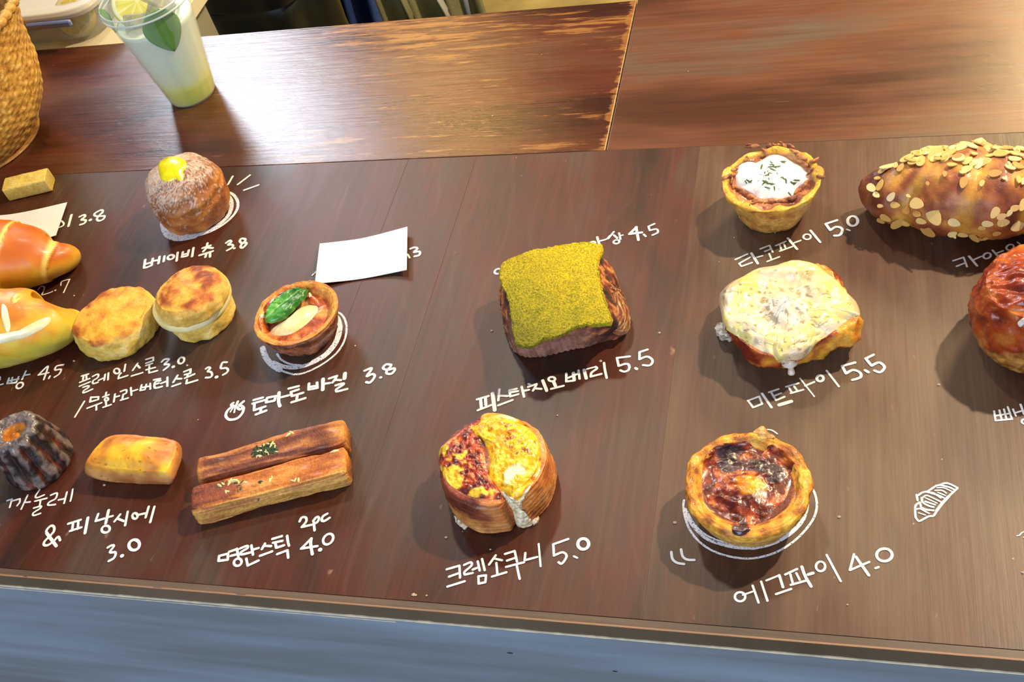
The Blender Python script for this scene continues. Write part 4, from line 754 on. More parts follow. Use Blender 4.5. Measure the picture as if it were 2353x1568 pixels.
# ---- cheese covered pie
def make_meatpie():
    t = thing('cheese_covered_pie', 'golden pie smothered in melted cheese with a white drip', 'pie', (*P(1810, 790)[:2], 0))
    z = lambda p: zo(1600, 570, 4.021, p)
    base = poly(z([(420, 900), (560, 1080), (700, 1085), (900, 1085), (1080, 1045), (1240, 960), (1420, 905), (1440, 830), (1360, 600), (1200, 440), (900, 400), (560, 460), (400, 640), (380, 780)]), .0004, 160)
    mid = poly(z([(340, 830), (420, 960), (570, 1105), (740, 1090), (900, 1060), (1060, 1010), (1230, 930), (1460, 895), (1502, 800), (1500, 650), (1370, 430), (1300, 240), (1150, 190), (900, 180), (560, 260), (330, 420), (300, 640)]), .016, 160)
    top = poly(z([(300, 740), (400, 850), (560, 960), (720, 1000), (900, 985), (1060, 900), (1220, 820), (1420, 720), (1490, 640), (1380, 400), (1280, 240), (1100, 160), (900, 140), (640, 200), (400, 300), (260, 430), (260, 600)]), .030, 160)
    def cl(v, th, s, rho, d):
        k = NZ(v, 70, 3); return ramp(.5+k*1.1+v[..., 0]*9, [(0, C('7c240c')), (.35, C('b04c18')), (.65, C('cc7822')), (1, C('dfa030'))])
    o = body('pastry', [base, mid, top], FLAKYG, t, seg=8, dome=.002, ntop=14, disp=lambda v, th, s, rho: .0030*NZ(v, 60, 4)+.0009*NZ(v, 240, 3), col=cl); bv = bvh_of(o)
    out = z([(215, 450), (240, 395), (320, 320), (440, 260), (570, 192), (730, 170), (880, 115), (1000, 122), (1100, 152), (1200, 230), (1300, 305), (1380, 400), (1480, 505), (1515, 620), (1465, 632), (1370, 690), (1270, 770), (1185, 828), (1105, 885), (1060, 950), (1000, 1010), (920, 1050), (840, 1068), (760, 1060), (700, 990), (600, 955), (500, 900), (380, 820), (330, 790), (265, 740), (235, 640)])
    def ds(V, PX, R):
        x = (PX[..., 0]-1600)*4.021; y = (PX[..., 1]-570)*4.021; rr = np.hypot((x-800)/300, (y-560)/260)
        return .0016*NZ(V, 55, 3)*(1-R**8)-.0035*np.exp(-((rr-.75)/.35)**2)+.0020*np.exp(-(rr/.35)**2)+.0012*np.exp(-((rr-1.3)/.25)**2)
    def cc(V, PX, R):
        x = (PX[..., 0]-1600)*4.021; y = (PX[..., 1]-570)*4.021; k = NZ(V, 60, 3); k2 = NZ(V, 240, 3, 3)
        c_ = ramp(.5+k*.9, [(0, C('e0c8a4')), (.4, C('ead9b0')), (.7, C('e9d58a')), (1, C('ecda7c'))])
        wt = np.exp(-(((x-780)/260)**2+((y-620)/220)**2)); c_ = mixc(c_, C('e4ddd0'), sstep(wt+k*.5, .4, .9)*.85)
        c_ = mixc(c_, C('e3c6a2'), sstep(np.exp(-(((x-950)/200)**2+((y-1020)/90)**2))+np.exp(-(((x-330)/130)**2+((y-380)/90)**2)), .4, .9)*.8)
        br = np.exp(-(((x-1040)/120)**2+((y-290)/80)**2))*.9+np.exp(-(((x-590)/40)**2+((y-270)/40)**2)); c_ = mixc(c_, C('a8825c'), sstep(br+k*.3, .45, 1.0)*.7)
        rr = np.hypot((x-800)/270, (y-560)/230); hb = sstep(k2+.40*np.exp(-((rr-.72)/.25)**2), .46, .62); return mixc(c_, C('6a5c3c'), hb*.65)
    patch(bv, out, .0055, GLAZEDC, t, 'melted_cheese', col=cc, disp=ds, n=200, m=60, pw=8, center=z([(820, 560)])[0], label='pale melted cheese blanket')
    A = z([(862, 1050), (870, 1090), (876, 1130), (880, 1175)]); pts = [P(*A[0], .016), P(*A[1], .011), P(*A[2], .006), P(*A[3], .0028)]
    V, Fc = tube(catmull(pts, 5), np.interp(np.linspace(0, 1, 16), [0, .15, .55, .85, 1], [.0062, .0032, .0020, .0028, .0018]), 14); mesh('cheese_drip', V, Fc, CREAMY, t, np.broadcast_to(C('ead9c2'), V.shape), label='pale cheese drip')
    k = poly(z([(170, 720), (200, 690), (250, 680), (310, 740), (330, 800), (290, 825), (230, 800), (185, 770)]), .012, 60); k0 = poly(z([(190, 760), (240, 745), (300, 780), (330, 850), (290, 860), (230, 850)]), .0006, 60)
    body('crisp_cheese_edge', [k0, k], DRY2, t, seg=5, dome=.002, disp=lambda v, th, s, rho: .0018*NZ(v, 300, 2), col=lambda v, th, s, rho, d: ramp(.5+NZ(v, 400, 2)*1.2, [(0, C('a89a80')), (1, C('efe6d0'))]))
make_meatpie()

# ---- egg tart
def make_eggtart():
    def dsp(v, th, s, rho):
        side = s < .5; return side*.0004*np.sin(v[..., 2]*1700+3*NZ(v, 40, 2))+(s > .45)*(s < .85)*(.0013*NZ(np.stack([np.cos(th)*.02, np.sin(th)*.02, np.hypot(v[..., 0], v[..., 1])*1.6], -1), 160, 3)+.0005*NZ(v, 160, 2))+.0011*NZ(v, 50, 3)
    def cl(v, th, s, rho, d):
        k = NZ(v, 130, 3); side = ramp(.5+k*.7+v[..., 2]*6, [(0, C('a87232')), (.6, C('d9a050')), (1, C('e8b460'))]); rim = ramp(.5+k*.9+d*120, [(0, C('a45c14')), (.45, C('d88e1e')), (1, C('f0b63c'))])
        c_ = mixc(side, rim, sstep(s, .36, .46)); return mixc(c_, C('6a240c'), sstep(s+k*.04, .93, .97))
    t, o, bv, c, r = shell('egg_tart', 'round egg tart with a burnt caramelised top inside chalk rings', (1717, 1113), 149, .031, FLAKY, [(.62, 0), (.70, .05), (.80, .3), (.90, .6), (.97, .85), (1.0, .97), (.97, 1.05), (.90, 1.09), (.82, 1.06), (.76, .97), (.68, .92)], dsp, cl, n=240)
    z = lambda p: zo(1500, 960, 3.408, p)
    out = z([(390, 400), (410, 310), (470, 240), (540, 205), (650, 195), (740, 185), (800, 250), (850, 310), (920, 320), (900, 230), (950, 210), (1030, 270), (1100, 340), (1130, 400), (1090, 470), (1070, 560), (1030, 650), (960, 710), (900, 790), (820, 830), (770, 880), (700, 930), (630, 910), (610, 840), (580, 780), (500, 720), (420, 660), (390, 560)])
    def cc(V, PX, R):
        x = (PX[..., 0]-1500)*3.408; y = (PX[..., 1]-960)*3.408; k = NZ(V, 90, 3); k2 = NZ(V, 150, 3, 2)
        g = lambda cx, cy, sx, sy: np.exp(-(((x-cx)/sx)**2+((y-cy)/sy)**2))
        c_ = ramp(.5+k2*1.1, [(0, C('4a1208')), (.5, C('7a260e')), (.85, C('a04216')), (1, C('c46a2a'))])
        c_ = mixc(c_, ramp(.5+k2, [(0, C('d97a14')), (1, C('f6b418'))]), sstep(g(750, 560, 110, 80)*1.5+g(890, 560, 60, 60)*.6+g(700, 490, 120, 40)*.5+k*.35, .5, 1.0))
        c_ = mixc(c_, C('c4601c'), sstep(g(1040, 330, 90, 90)+k*.3, .5, .9)*.7)
        dk = g(600, 370, 130, 90)+g(830, 390, 170, 60)+g(980, 480, 90, 80)+g(680, 870, 90, 80)+g(620, 260, 120, 50)*.8
        c_ = mixc(c_, ramp(.5+k2, [(0, C('1c0d12')), (1, C('4a2a30'))]), sstep(dk+k*.5, .34, .78)); return mixc(c_, C('6a5c58'), sstep(g(590, 380, 75, 50)+k*.2, .6, 1.0)*.7)
    patch(bv, out, .0012, CARAMEL, t, 'burnt_custard', col=cc, disp=lambda V, PX, R: (.0018*NZ(V, 90, 3)+.0003*NZ(V, 350, 2)+.0030*np.exp(-(((PX[..., 0]-1715)/45)**2+((PX[..., 1]-1125)/35)**2)))*(1-R**6), n=220, m=60, center=z([(720, 520)])[0], label='burnt glossy custard top', zfall=.02)
    k = poly(z([(780, 130), (800, 100), (850, 70), (885, 80), (920, 120), (960, 150), (900, 165), (820, 160)]), .034, 60)
    body('pastry_flake', [(k[0], .029, k[2]*.8), k], FLAKY, t, seg=4, dome=.001, disp=lambda v, th, s, rho: .001*NZ(v, 200, 2), col=lambda v, th, s, rho, d: ramp(.5+NZ(v, 200, 2), [(0, C('b07a34')), (1, C('dcae6a'))]))
CARAMEL = pastry('burnt_caramel', .3, .55, .05, .35, 200, .3)
make_eggtart()

# ---- almond croissant
def make_croissant():
    t = thing('almond_croissant', 'large brown croissant covered in sliced almonds, at the right edge', 'croissant', (*P(2240, 480)[:2], 0))
    pts = [(2050, 430, 70), (2053, 430, 78), (2070, 431, 91), (2100, 436, 98), (2160, 438, 112), (2220, 440, 122), (2290, 442, 122), (2360, 446, 112), (2440, 452, 92), (2510, 460, 62), (2550, 466, 30)]
    def dsp(V, L, T, r): q = np.mod(L+np.cos(T)*.010+.004, .036)/.036; return .0042*(np.sin(q*np.pi)**.7-.5)+.0022*NZ(V, 40, 3)+.0005*NZ(V, 260, 2)
    def cl(V, L, T, r, d):
        k = NZ(V, 55, 3); q = np.mod(L+np.cos(T)*.010+.004, .036)/.036; c_ = ramp(.5+k*.9-np.sin(T)*.0, [(0, C('6a2c18')), (.4, C('8e4824')), (.7, C('aa6430')), (1, C('c88a3a'))])
        c_ = mixc(c_, C('e0a83c'), (1-sstep(np.sin(q*np.pi), .15, .6))*.5); c_ = mixc(c_, C('d9a030'), sstep(np.sin(T)+k*.5, .85, 1.2)*.4); return mixc(c_, C('5c2010'), sstep(.016-L, 0, .012)*.6)
    o = spindle('croissant', pts, GLAZED4, t, .82, disp=dsp, col=cl, seg=14, n=90); bv = bvh_of(o)
    # one flaked almond, shared
    n = 14; V = []
    for zt in (-.5, .5):
        for k in range(n):
            a = 2*math.pi*k/n; V.append((math.cos(a)*(1+.0*zt), math.sin(a)*(.62-.16*math.cos(a)), zt))
    Fc = [tuple(range(n, 2*n)), tuple(reversed(range(n)))]+[(k, (k+1) % n, n+(k+1) % n, n+k) for k in range(n)]
    am = bpy.data.materials.new('almond'); am.use_nodes = True; nt = am.node_tree; b = nt.nodes['Principled BSDF']
    tc = nd(nt, 'ShaderNodeTexCoord'); ob = nd(nt, 'ShaderNodeObjectInfo'); cr = nd(nt, 'ShaderNodeValToRGB'); e = cr.color_ramp.elements; e[0].color = C4('b98442'); e[1].color = C4('e8cf92')
    e2 = e.new(.5); e2.color = C4('dcb464'); nt.links.new(ob.outputs['Random'], cr.inputs[0]); nt.links.new(cr.outputs[0], b.inputs['Base Color']); b.inputs['Roughness'].default_value = .45
    b.inputs['Subsurface Weight'].default_value = .15; b.inputs['Subsurface Scale'].default_value = .002
    me = bpy.data.meshes.new('almond_slice'); me.from_pydata(V, [], Fc); me.polygons.foreach_set('use_smooth', [False]*len(me.polygons)); me.materials.append(am)
    S = [(510, 325, 95, -15), (305, 420, 120, -25), (290, 478, 60, -20), (430, 425, 45, -80), (525, 465, 60, -50), (385, 482, 22, 0), (300, 575, 45, 20), (325, 640, 70, -30), (240, 670, 70, 40), (290, 735, 50, 30), (430, 745, 60, -50), (470, 830, 60, 10), (325, 840, 36, 0), (585, 880, 75, 60), (695, 820, 105, 15), (690, 920, 60, 30), (735, 985, 62, 50), (865, 940, 130, 100), (375, 950, 70, -10), (505, 1000, 105, 20), (800, 1085, 105, 5), (1055, 1000, 75, 70), (1040, 1110, 60, 60), (1040, 1190, 32, -60), (1130, 1205, 60, -10), (1265, 1175, 78, 3), (1370, 1155, 34, 30), (1325, 1190, 32, 10), (965, 535, 42, 90), (1145, 615, 72, 100), (1340, 625, 50, 100), (1470, 525, 75, 0), (1550, 578, 26, 20), (600, 740, 30, 30), (800, 620, 30, 80), (1110, 370, 95, 30), (1040, 440, 60, 0), (1230, 430, 60, 120), (1140, 515, 42, 0), (1180, 480, 70, -20), (1065, 220, 90, 0), (1180, 200, 78, 10), (870, 340, 115, -45), (1010, 325, 90, -10), (680, 385, 70, -10), (690, 320, 80, -25), (750, 190, 120, -20), (1350, 240, 100, 5), (1520, 285, 90, 20), (1320, 400, 45, 20), (1520, 330, 90, 20), (1240, 260, 70, 30), (1650, 460, 45, 80), (1690, 585, 60, 90), (1735, 600, 50, 90), (1460, 905, 75, 100), (1525, 940, 60, -50), (1600, 910, 45, 80), (1540, 1000, 80, 20), (1390, 1010, 66, -60), (1680, 1035, 100, 110), (1660, 860, 60, -20), (1735, 830, 80, 80), (1335, 1050, 45, -30), (1480, 1105, 50, 10), (580, 1010, 50, 10), (330, 980, 50, -20), (890, 215, 80, -15), (820, 290, 60, -40), (1650, 330, 60, 10), (1600, 430, 30, 60), (1250, 330, 50, -20), (960, 380, 50, -60), (590, 250, 90, -20), (1420, 300, 60, 10)]
    rnd = random.Random(9); ctop = (W3(P(2230, 440, .03)))
    extra = []
    for _ in range(64):
        x = rnd.uniform(560, 1750); y = 165+rnd.betavariate(1.2, 2.4)*330+abs(x-1100)*.05; extra.append((x, y, rnd.uniform(48, 88), rnd.uniform(-60, 40)))
    for x, y, ln, an in S+extra:
        px, py = 1950+x/4.355, 280+y/4.355; p, nn = hit(bv, px, py)
        if p is None:
            for f in (.06, .12, .18):
                p, nn = hit(bv, px+(2230-px)*f, py+(445-py)*f)
                if p is not None: break
        if p is None: continue
        a = math.radians(an); q = P(px+8*math.cos(a), py+8*math.sin(a), p.z)-P(px, py, p.z); tdir = Vector(q); tdir = (tdir-nn*tdir.dot(nn)).normalized()
        nn2 = (nn+Vector((rnd.uniform(-.35, .35), rnd.uniform(-.35, .35), .35))).normalized(); tdir = (tdir-nn2*tdir.dot(nn2)).normalized(); u = nn2.cross(tdir)
        s_ = ln*.92/4.355/pxm(px, py, p.z)
        q = bpy.data.objects.new('almond_slice', me); COL.objects.link(q); q.parent = t
        R = Matrix((tdir, u, nn2)).transposed(); q.rotation_euler = R.to_euler(); q.location = p+nn*.0013-t.location; q.scale = (s_, s_, .0008)
GLAZED4 = pastry('croissant_crust', .5, .08, .08, .3, 220, .2)
make_croissant()

# ---- glossy bun at the right edge
def make_bun():
    c = P(2390, 722, .026)[:2]; r = 162/pxm(2390, 720, .026)
    t = thing('glossy_flaky_bun', 'large glossy red brown flaky bun cut by the right edge', 'bread', (*c, 0))
    rings = lathe(c, [(.55*r, 0), (.74*r, .003), (.90*r, .012), (.985*r, .024), (1.0*r, .034), (.95*r, .046), (.84*r, .056)], 200)
    def dsp(v, th, s, rho):
        q = v.copy(); q[..., 0] = v[..., 0]*.5+v[..., 1]*.6; n1 = NZ(q, 70, 3); return   .0018*(1-np.abs(n1)*2)+.0018*NZ(v, 30, 3)+.0006*NZ(v, 260, 3)
    def cl(v, th, s, rho, d):
        k = NZ(v, 70, 3); a = ramp(.5+k*.7, [(0, C('6e1e06')), (.4, C('96300a')), (.7, C('ac4610')), (1, C('c2702a'))]); tan = ramp(.5+NZ(v, 160, 3), [(0, C('8a4c18')), (1, C('c88a40'))])
        m_ = sstep(.028-v[..., 2]+(v[..., 0]+.03)*.7+k*.006, 0, .006); c_ = mixc(a, tan, m_); return mixc(c_, ramp(.5+k, [(0, C('b8661e')), (1, C('d9a044'))]), sstep(v[..., 1]+k*.015, .028, .042)*.7)
    o = body('bun', rings, GLAZEDB, t, seg=10, dome=.013, ntop=36, disp=dsp, col=cl)
    bv = bvh_of(o); patch(bv, [(2338, 742), (2352, 730), (2372, 722), (2376, 732), (2358, 742), (2344, 752)], .0012, CREAMY, t, 'white_glaze', col=lambda V, PX, R: np.broadcast_to(C('e8dccc'), V.shape))
GLAZEDB = pastry('glossy_bun_crust', .3, .45, .05, .3, 170, .25)
make_bun()

# ---- pale ribbed block
def make_block():
    z = lambda p: zo(0, 360, 7.353, p)
    fl, fr, br_, bl_ = [P(*q) for q in z([(168, 765), (880, 590), (945, 385), (228, 545)])]
    c = (fl+fr+br_+bl_)/4; t = thing('yellow_block', 'small pale yellow ribbed bar above the left white card', 'food bar', tuple(c)); H = .0165
    m, n = 60, 44; V = np.zeros((m, n, 3)); A = (fl+bl_)/2; B = (fr+br_)/2; hw = (bl_-fl)/2
    th = (np.arange(n)+.5)*2*np.pi/n; e = .25; cx_ = np.sign(np.cos(th))*np.abs(np.cos(th))**e; sz_ = np.sign(np.sin(th))*np.abs(np.sin(th))**e
    for i in range(m):
        x = i/(m-1); k = .96 if i in (0, m-1) else 1
        V[i] = A+(B-A)*x-hw*(cx_*k)[:, None]+np.array([0, 0, 1.])*(H/2+sz_*H/2*k)[:, None]
    q = np.stack([(V[..., 0]*.08), V[..., 1], V[..., 2]], -1); k = NZ(q, 300, 3); V[..., 2] += .0005*k; V[..., 2] = np.maximum(V[..., 2], .0004)
    cols = ramp(.5+k*.6, [(0, C('d2b44c')), (.5, C('ecca5e')), (1, C('f6dc86'))])
    Fc = [((i+1)*n+j, (i+1)*n+(j+1) % n, i*n+(j+1) % n, i*n+j) for i in range(m-1) for j in range(n)]+[tuple(range(n)), tuple(reversed([(m-1)*n+j for j in range(n)]))]
    o = mesh('bar', V, Fc, DRY2, t, cols, smooth=False)
make_block()

# ---- blank white cards
PAPER = plain('white_paper', 'f3f3f2', .6)
def card(name, label, TL, TR, BR, BL, tm, bm, zf, n=24):
    t = None; top = catmull([TL, tm, TR], n//2); bot = catmull([BL, bm, BR], n//2); k = len(top); V = []
    for i in range(k):
        u_ = i/(k-1); zz = zf(u_)
        for v_ in (0, 1): V.append(P(*(top[i] if v_ == 0 else bot[i]), zz))
    V = np.array(V); V2 = V-np.array([0, 0, .0004]); n_ = len(V)
    Fc = [(2*i+1, 2*i+3, 2*i+2, 2*i) for i in range(k-1)]; Fc += [tuple(reversed([a+n_ for a in f])) for f in Fc]
    rim = [2*i for i in range(k)]+[2*i+1 for i in reversed(range(k))]; Fc += [(rim[i], rim[(i+1) % len(rim)], rim[(i+1) % len(rim)]+n_, rim[i]+n_) for i in range(len(rim))]
    o = mesh(name, np.concatenate([V, V2]), Fc, PAPER, None, smooth=False, label=label); o['category'] = 'card'; return o
card('paper_card', 'blank white paper card lying above the basil tart', (734.5, 560), (936, 521), (934.5, 620), (723.5, 652), (832, 547.5), (825, 641.5), lambda u: .0012+.005*(2*u-1)**2)
card('paper_card', 'blank white paper card tucked behind the left bread roll', (-110, 497), (154, 465), (128, 541), (-120, 600), (20, 493), (0, 580), lambda u: .0012+.006*max(0, u-.5)**1.2)

# ================================================================= DRINK
def glassy(name, tint, alpha, rough=.08):
    m = bpy.data.materials.new(name); m.use_nodes = True; nt = m.node_tree; nt.nodes.clear(); out = nd(nt, 'ShaderNodeOutputMaterial'); mx = nd(nt, 'ShaderNodeMixShader'); tr = nd(nt, 'ShaderNodeBsdfTransparent'); tr.inputs[0].default_value = C4(tint)
    pb = nd(nt, 'ShaderNodeBsdfPrincipled'); pb.inputs['Base Color'].default_value = C4(tint); pb.inputs['Roughness'].default_value = rough; fr = nd(nt, 'ShaderNodeLayerWeight', Blend=.35)
    mr = nd(nt, 'ShaderNodeMapRange'); mr.inputs[3].default_value = alpha; mr.inputs[4].default_value = min(1, alpha+.35); nt.links.new(fr.outputs['Facing'], mr.inputs[0])
    nt.links.new(mr.outputs[0], mx.inputs[0]); nt.links.new(tr.outputs[0], mx.inputs[1]); nt.links.new(pb.outputs[0], mx.inputs[2]); nt.links.new(mx.outputs[0], out.inputs[0]); return m
CLEAR = glassy('clear_plastic', 'f6faf8', .05); CLEARB = glassy('frosted_plastic', 'dcdcd6', .16, .25)
def make_cup():
    c = np.array([-.6865, .9005]); rb = .0268
    t = thing('lemonade_cup', 'clear plastic cup of yellow and cloudy lemonade on the counter', 'drink cup', (*c, 0)); H = .120; rt = .0462
    R = lambda z_: rb+(rt-rb)*z_/H
    # liquid with syrup settled at the bottom
    rings = lathe(c, [(rb*.80, .0010), (rb*.93, .0016), (R(.004)*.965, .004), (R(.02)*.965, .02), (R(.05)*.965, .05), (R(.099)*.965, .099)], 96)
    def cl(v, th, s, rho, d): k = NZ(v, 50, 3); return ramp((v[..., 2]+k*.006)/.09, [(0, C('bcb800')), (.21, C('c8c400')), (.27, C('dcd858')), (.38, C('dcdfa8')), (.7, C('dbe2c8')), (1, C('d5e0cc'))])
    LIQ = pastry('cloudy_lemonade', .3, .2, .05, 0.0, 60, .03)
    body('lemonade', rings, LIQ, t, seg=6, dome=.0, ntop=6, col=cl, label='cloudy drink with yellow syrup at the bottom')
    pr = [(rb*.85, .0002), (rb*.97, .0006), (R(.003), .003), (R(.05), .05), (R(.105), .105), (R(H-.004), H-.004), (R(H)*1.015, H-.003), (R(H)*1.03, H), (R(H)*.99, H+.0015)]
    body('cup_wall', [circ(c, a, b_, 96) for a, b_ in pr], CLEAR, t, seg=4, closed_end=False, smoothk=False)
    pr = [(rt*1.045, H-.004), (rt*1.06, H-.001), (rt*1.05, H+.003), (rt*.99, H+.0045), (rt*.97, H+.010), (rt*.90, H+.026), (rt*.72, H+.040), (rt*.45, H+.048)]
    body('dome_lid', [circ(c, a, b_, 96) for a, b_ in pr], CLEAR, t, seg=4, closed_end=False, bottom=False, smoothk=False)
    V, Fc = tube([c.tolist()+[0]]*2, [0, 0]); 
    for zz, rr, w_ in ((H-.002, rt*1.055, .0011), (H+.004, rt*1.03, .0009)):
        th = np.linspace(0, 2*np.pi, 81)[:-1]; pts = np.stack([c[0]+rr*np.cos(th), c[1]+rr*np.sin(th), np.full(80, zz)], 1); V = []; 
        for i, p in enumerate(pts):
            rd = np.array([np.cos(th[i]), np.sin(th[i]), 0])
            for j in range(8): a = 2*np.pi*j/8; V.append(p+w_*(math.cos(a)*rd+np.array([0, 0, math.sin(a)])))
        Fc = [(i*8+j, ((i+1) % 80)*8+j, ((i+1) % 80)*8+(j+1) % 8, i*8+(j+1) % 8) for i in range(80) for j in range(8)]; mesh('lid_rim', V, Fc, CLEARR, t)
    # lemon wheel
    def wheel(cc, r, th_, nrm, par, nm='lemon_slice'):
        nrm = Vector(nrm).normalized(); q = nrm.to_track_quat('Z', 'Y').to_matrix(); V = []; cl_ = []; n = 72; rr = [0, .12, .5, .80, .84, .93, 1.0, 1.0, .93, .5, 0]; zz = [1, 1, 1, 1, 1, 1, .7, -.7, -1, -1, -1]
        for a, b_ in zip(rr, zz):
            for j in range(n):
                an = 2*math.pi*j/n; V.append(np.array(cc)+np.array(q @ Vector((a*r*math.cos(an), a*r*math.sin(an), b_*th_/2)))); seg_ = abs(math.sin(an*4.5)); pith = a > .82 and a < .95 or (seg_ < .10 and a < .9) or a < .05
                cl_.append(C('f2ecba') if pith else (C('e3c81a') if a >= .95 else C('e6d658')*(.85+.3*random.random())))
        m = len(rr); Fc = [(i*n+j, (i+1)*n+j, (i+1)*n+(j+1) % n, i*n+(j+1) % n) for i in range(m-1) for j in range(n)]; mesh(nm, V, Fc, CREAMY, par, np.array(cl_))
    wheel((c[0]-.012, c[1]+.004, H-.004), rt*.62, .006, (.2, -.5, .8), t); WHEEL[0] = wheel
    # mint leaves pressed inside the wall
    def leaf(a0, z0, L_, Wd, tip):
        V = []; cl_ = []; m, n = 16, 11
        for i in range(m):
            u_ = i/(m-1); zq = z0-L_*u_; ww = Wd*math.sin(math.pi*min(1, u_*.92+.08))**.8
            for j in range(n):
                v_ = (j/(n-1)-.5)*2; a = a0+v_*ww/rt+tip*u_; rq = R(max(zq, 0))*.990 - abs(v_)*.0005; V.append((c[0]+rq*math.cos(a), c[1]+rq*math.sin(a), zq)); cl_.append(C('5d9440')*(.8+.35*abs(v_))+(.03 if abs(v_) < .12 else 0))
        n_ = m*n; Fc = [(i*n+j, i*n+j+1, (i+1)*n+j+1, (i+1)*n+j) for i in range(m-1) for j in range(n-1)]; return V, Fc, cl_
    for a0, z0, L_, Wd, tip in ((5.42, H+.006, .052, .022, .03), (3.7, H+.006, .028, .016, 0)):
        V, Fc, cl_ = leaf(a0, z0, L_, Wd, tip); o = mesh('mint_leaf', V, Fc, LEAF, t, cl_); md = o.modifiers.new('s', 'SOLIDIFY'); md.thickness = .0006
    for (dx, dy, dz, s_) in ((.016, -.006, -.004, .011), (-.006, -.022, -.006, .010), (.004, .016, -.002, .012)):
        V, Fc = box(-1, 1, -1, 1, -1, 1); Rm = Matrix.Rotation(dx*80, 3, 'X') @ Matrix.Rotation(dy*90, 3, 'Z'); V = [np.array(c.tolist()+[H-.008])+np.array([dx, dy, dz])+np.array(Rm @ (Vector(v)*s_)) for v in V]; o = mesh('ice_cube', V, Fc, CLEARB, t, smooth=False); md = o.modifiers.new('b', 'BEVEL'); md.width = .002; md.segments = 3
CLEARR = glassy('clear_rim', 'e6efe8', .5, .05); WHEEL = [None]
make_cup()

# ================================================================= BASKET
def make_basket():
    c = P(-90, 262, .045)[:2]; t = thing('woven_basket', 'tan woven straw basket at the top left corner', 'basket', (*c, 0))
    rr = np.linalg.norm(P(98, 262, .045)[:2]-c); HR = .15; sh = lambda z_: c; thq = np.linspace(0, 2*np.pi, 181)
    def fit(q, tx):
        lo, hi = .02, .35
        for _ in range(30):
            m_ = (lo+hi)/2; X_, _y = proj(np.stack([c[0]+m_*np.cos(thq), c[1]+m_*np.sin(thq), np.full(181, q)], -1)); lo, hi = (m_, hi) if X_.max() < tx else (lo, m_)
        return lo/rr
    prof = [(fit(0, 52), 0), (fit(.006, 78), .006), (fit(.022, 91), .022), (fit(.045, 97), .045), (fit(.075, 84), .075), (fit(.105, 60), .105), (fit(.13, 44), .13), (fit(HR, 34), HR)]; RT = prof[-1][0]*rr
    def dsp(v, th, s, rho):
        row = v[..., 2]/.0052; ph = np.floor(row); u_ = th*34+(ph % 2)*np.pi; return .0008*np.abs(np.sin(np.pi*row))*(.3+.7*np.sin(u_))+.0009*NZ(v, 60, 2)
    def cl(v, th, s, rho, d): k = NZ(v, 260, 2); return ramp(.5+k*.6+d*260, [(0, C('7a4c14')), (.4, C('c08a34')), (.75, C('dba84a')), (1, C('eac474'))])
    body('basket_body', [circ(sh(b_), a*rr, b_, 330) for a, b_ in prof], STRAW, t, seg=26, disp=dsp, col=cl, closed_end=False)
    body('basket_lining', [circ(sh(b_), .97*a*rr-.004, b_, 90) for a, b_ in prof[::-1]][:7]+[circ(c, .6*rr, .003, 90)], STRAW, t, seg=4, col=lambda v, th, s, rho, d: ramp(.5+NZ(v, 200, 2), [(0, C('8a5c20')), (1, C('c08a40'))]), bottom=False, smoothk=False)
    # braided rim
    n = 200; th = np.linspace(0, 2*np.pi, n+1)[:-1]; V = []; cl_ = []
    for i, a in enumerate(th):
        p = np.array([sh(HR)[0]+RT*math.cos(a), sh(HR)[1]+RT*math.sin(a), HR]); rd = np.array([math.cos(a), math.sin(a), 0]); w_ = .0052+.0012*math.sin(a*60)
        for j in range(12): b_ = 2*math.pi*j/12; V.append(p+w_*(math.cos(b_)*rd+np.array([0, 0, math.sin(b_)]))); cl_.append(C('d9a548')*(.75+.3*math.sin(a*60+b_*1.5)))
    Fc = [(i*12+j, ((i+1) % n)*12+j, ((i+1) % n)*12+(j+1) % 12, i*12+(j+1) % 12) for i in range(n) for j in range(12)]; mesh('basket_rim', V, Fc, STRAW, t, cl_)
    return c, rr
STRAW = pastry('straw', .6, .1, .1, .5, 500, .2)
bc, brad = make_basket()
# kraft card standing behind the basket
a = P(79, 119); d_ = P(56, 168)
def make_kraft():
    t = thing('cardboard_box', 'plain orange brown cardboard box standing behind the basket', 'box', (a[0]-.05, YB-.035, 0))
    x1, x0 = a[0]+.001, a[0]-.10; y0, y1 = YB-.062, YB-.006
    V = []; 
    for zz, s_ in ((.0005, 1), (.025, 1.0), (.045, 1.0)): V += [(x0, y0+(1-s_)*.05, zz), (x1-(1-s_)*.05, y0+(1-s_)*.05, zz), (x1-(1-s_)*.05, y1-(1-s_)*.05, zz), (x0, y1-(1-s_)*.05, zz)]
    Fc = [(3, 2, 1, 0)]+[(4*k+j, 4*k+(j+1) % 4, 4*k+4+(j+1) % 4, 4*k+4+j) for k in range(2) for j in range(4)]
    o = mesh('box_body', V, Fc, plain('kraft_paper', 'cf8a42', .75), t, smooth=False); md = o.modifiers.new('s', 'SOLIDIFY'); md.thickness = .0006
make_kraft()

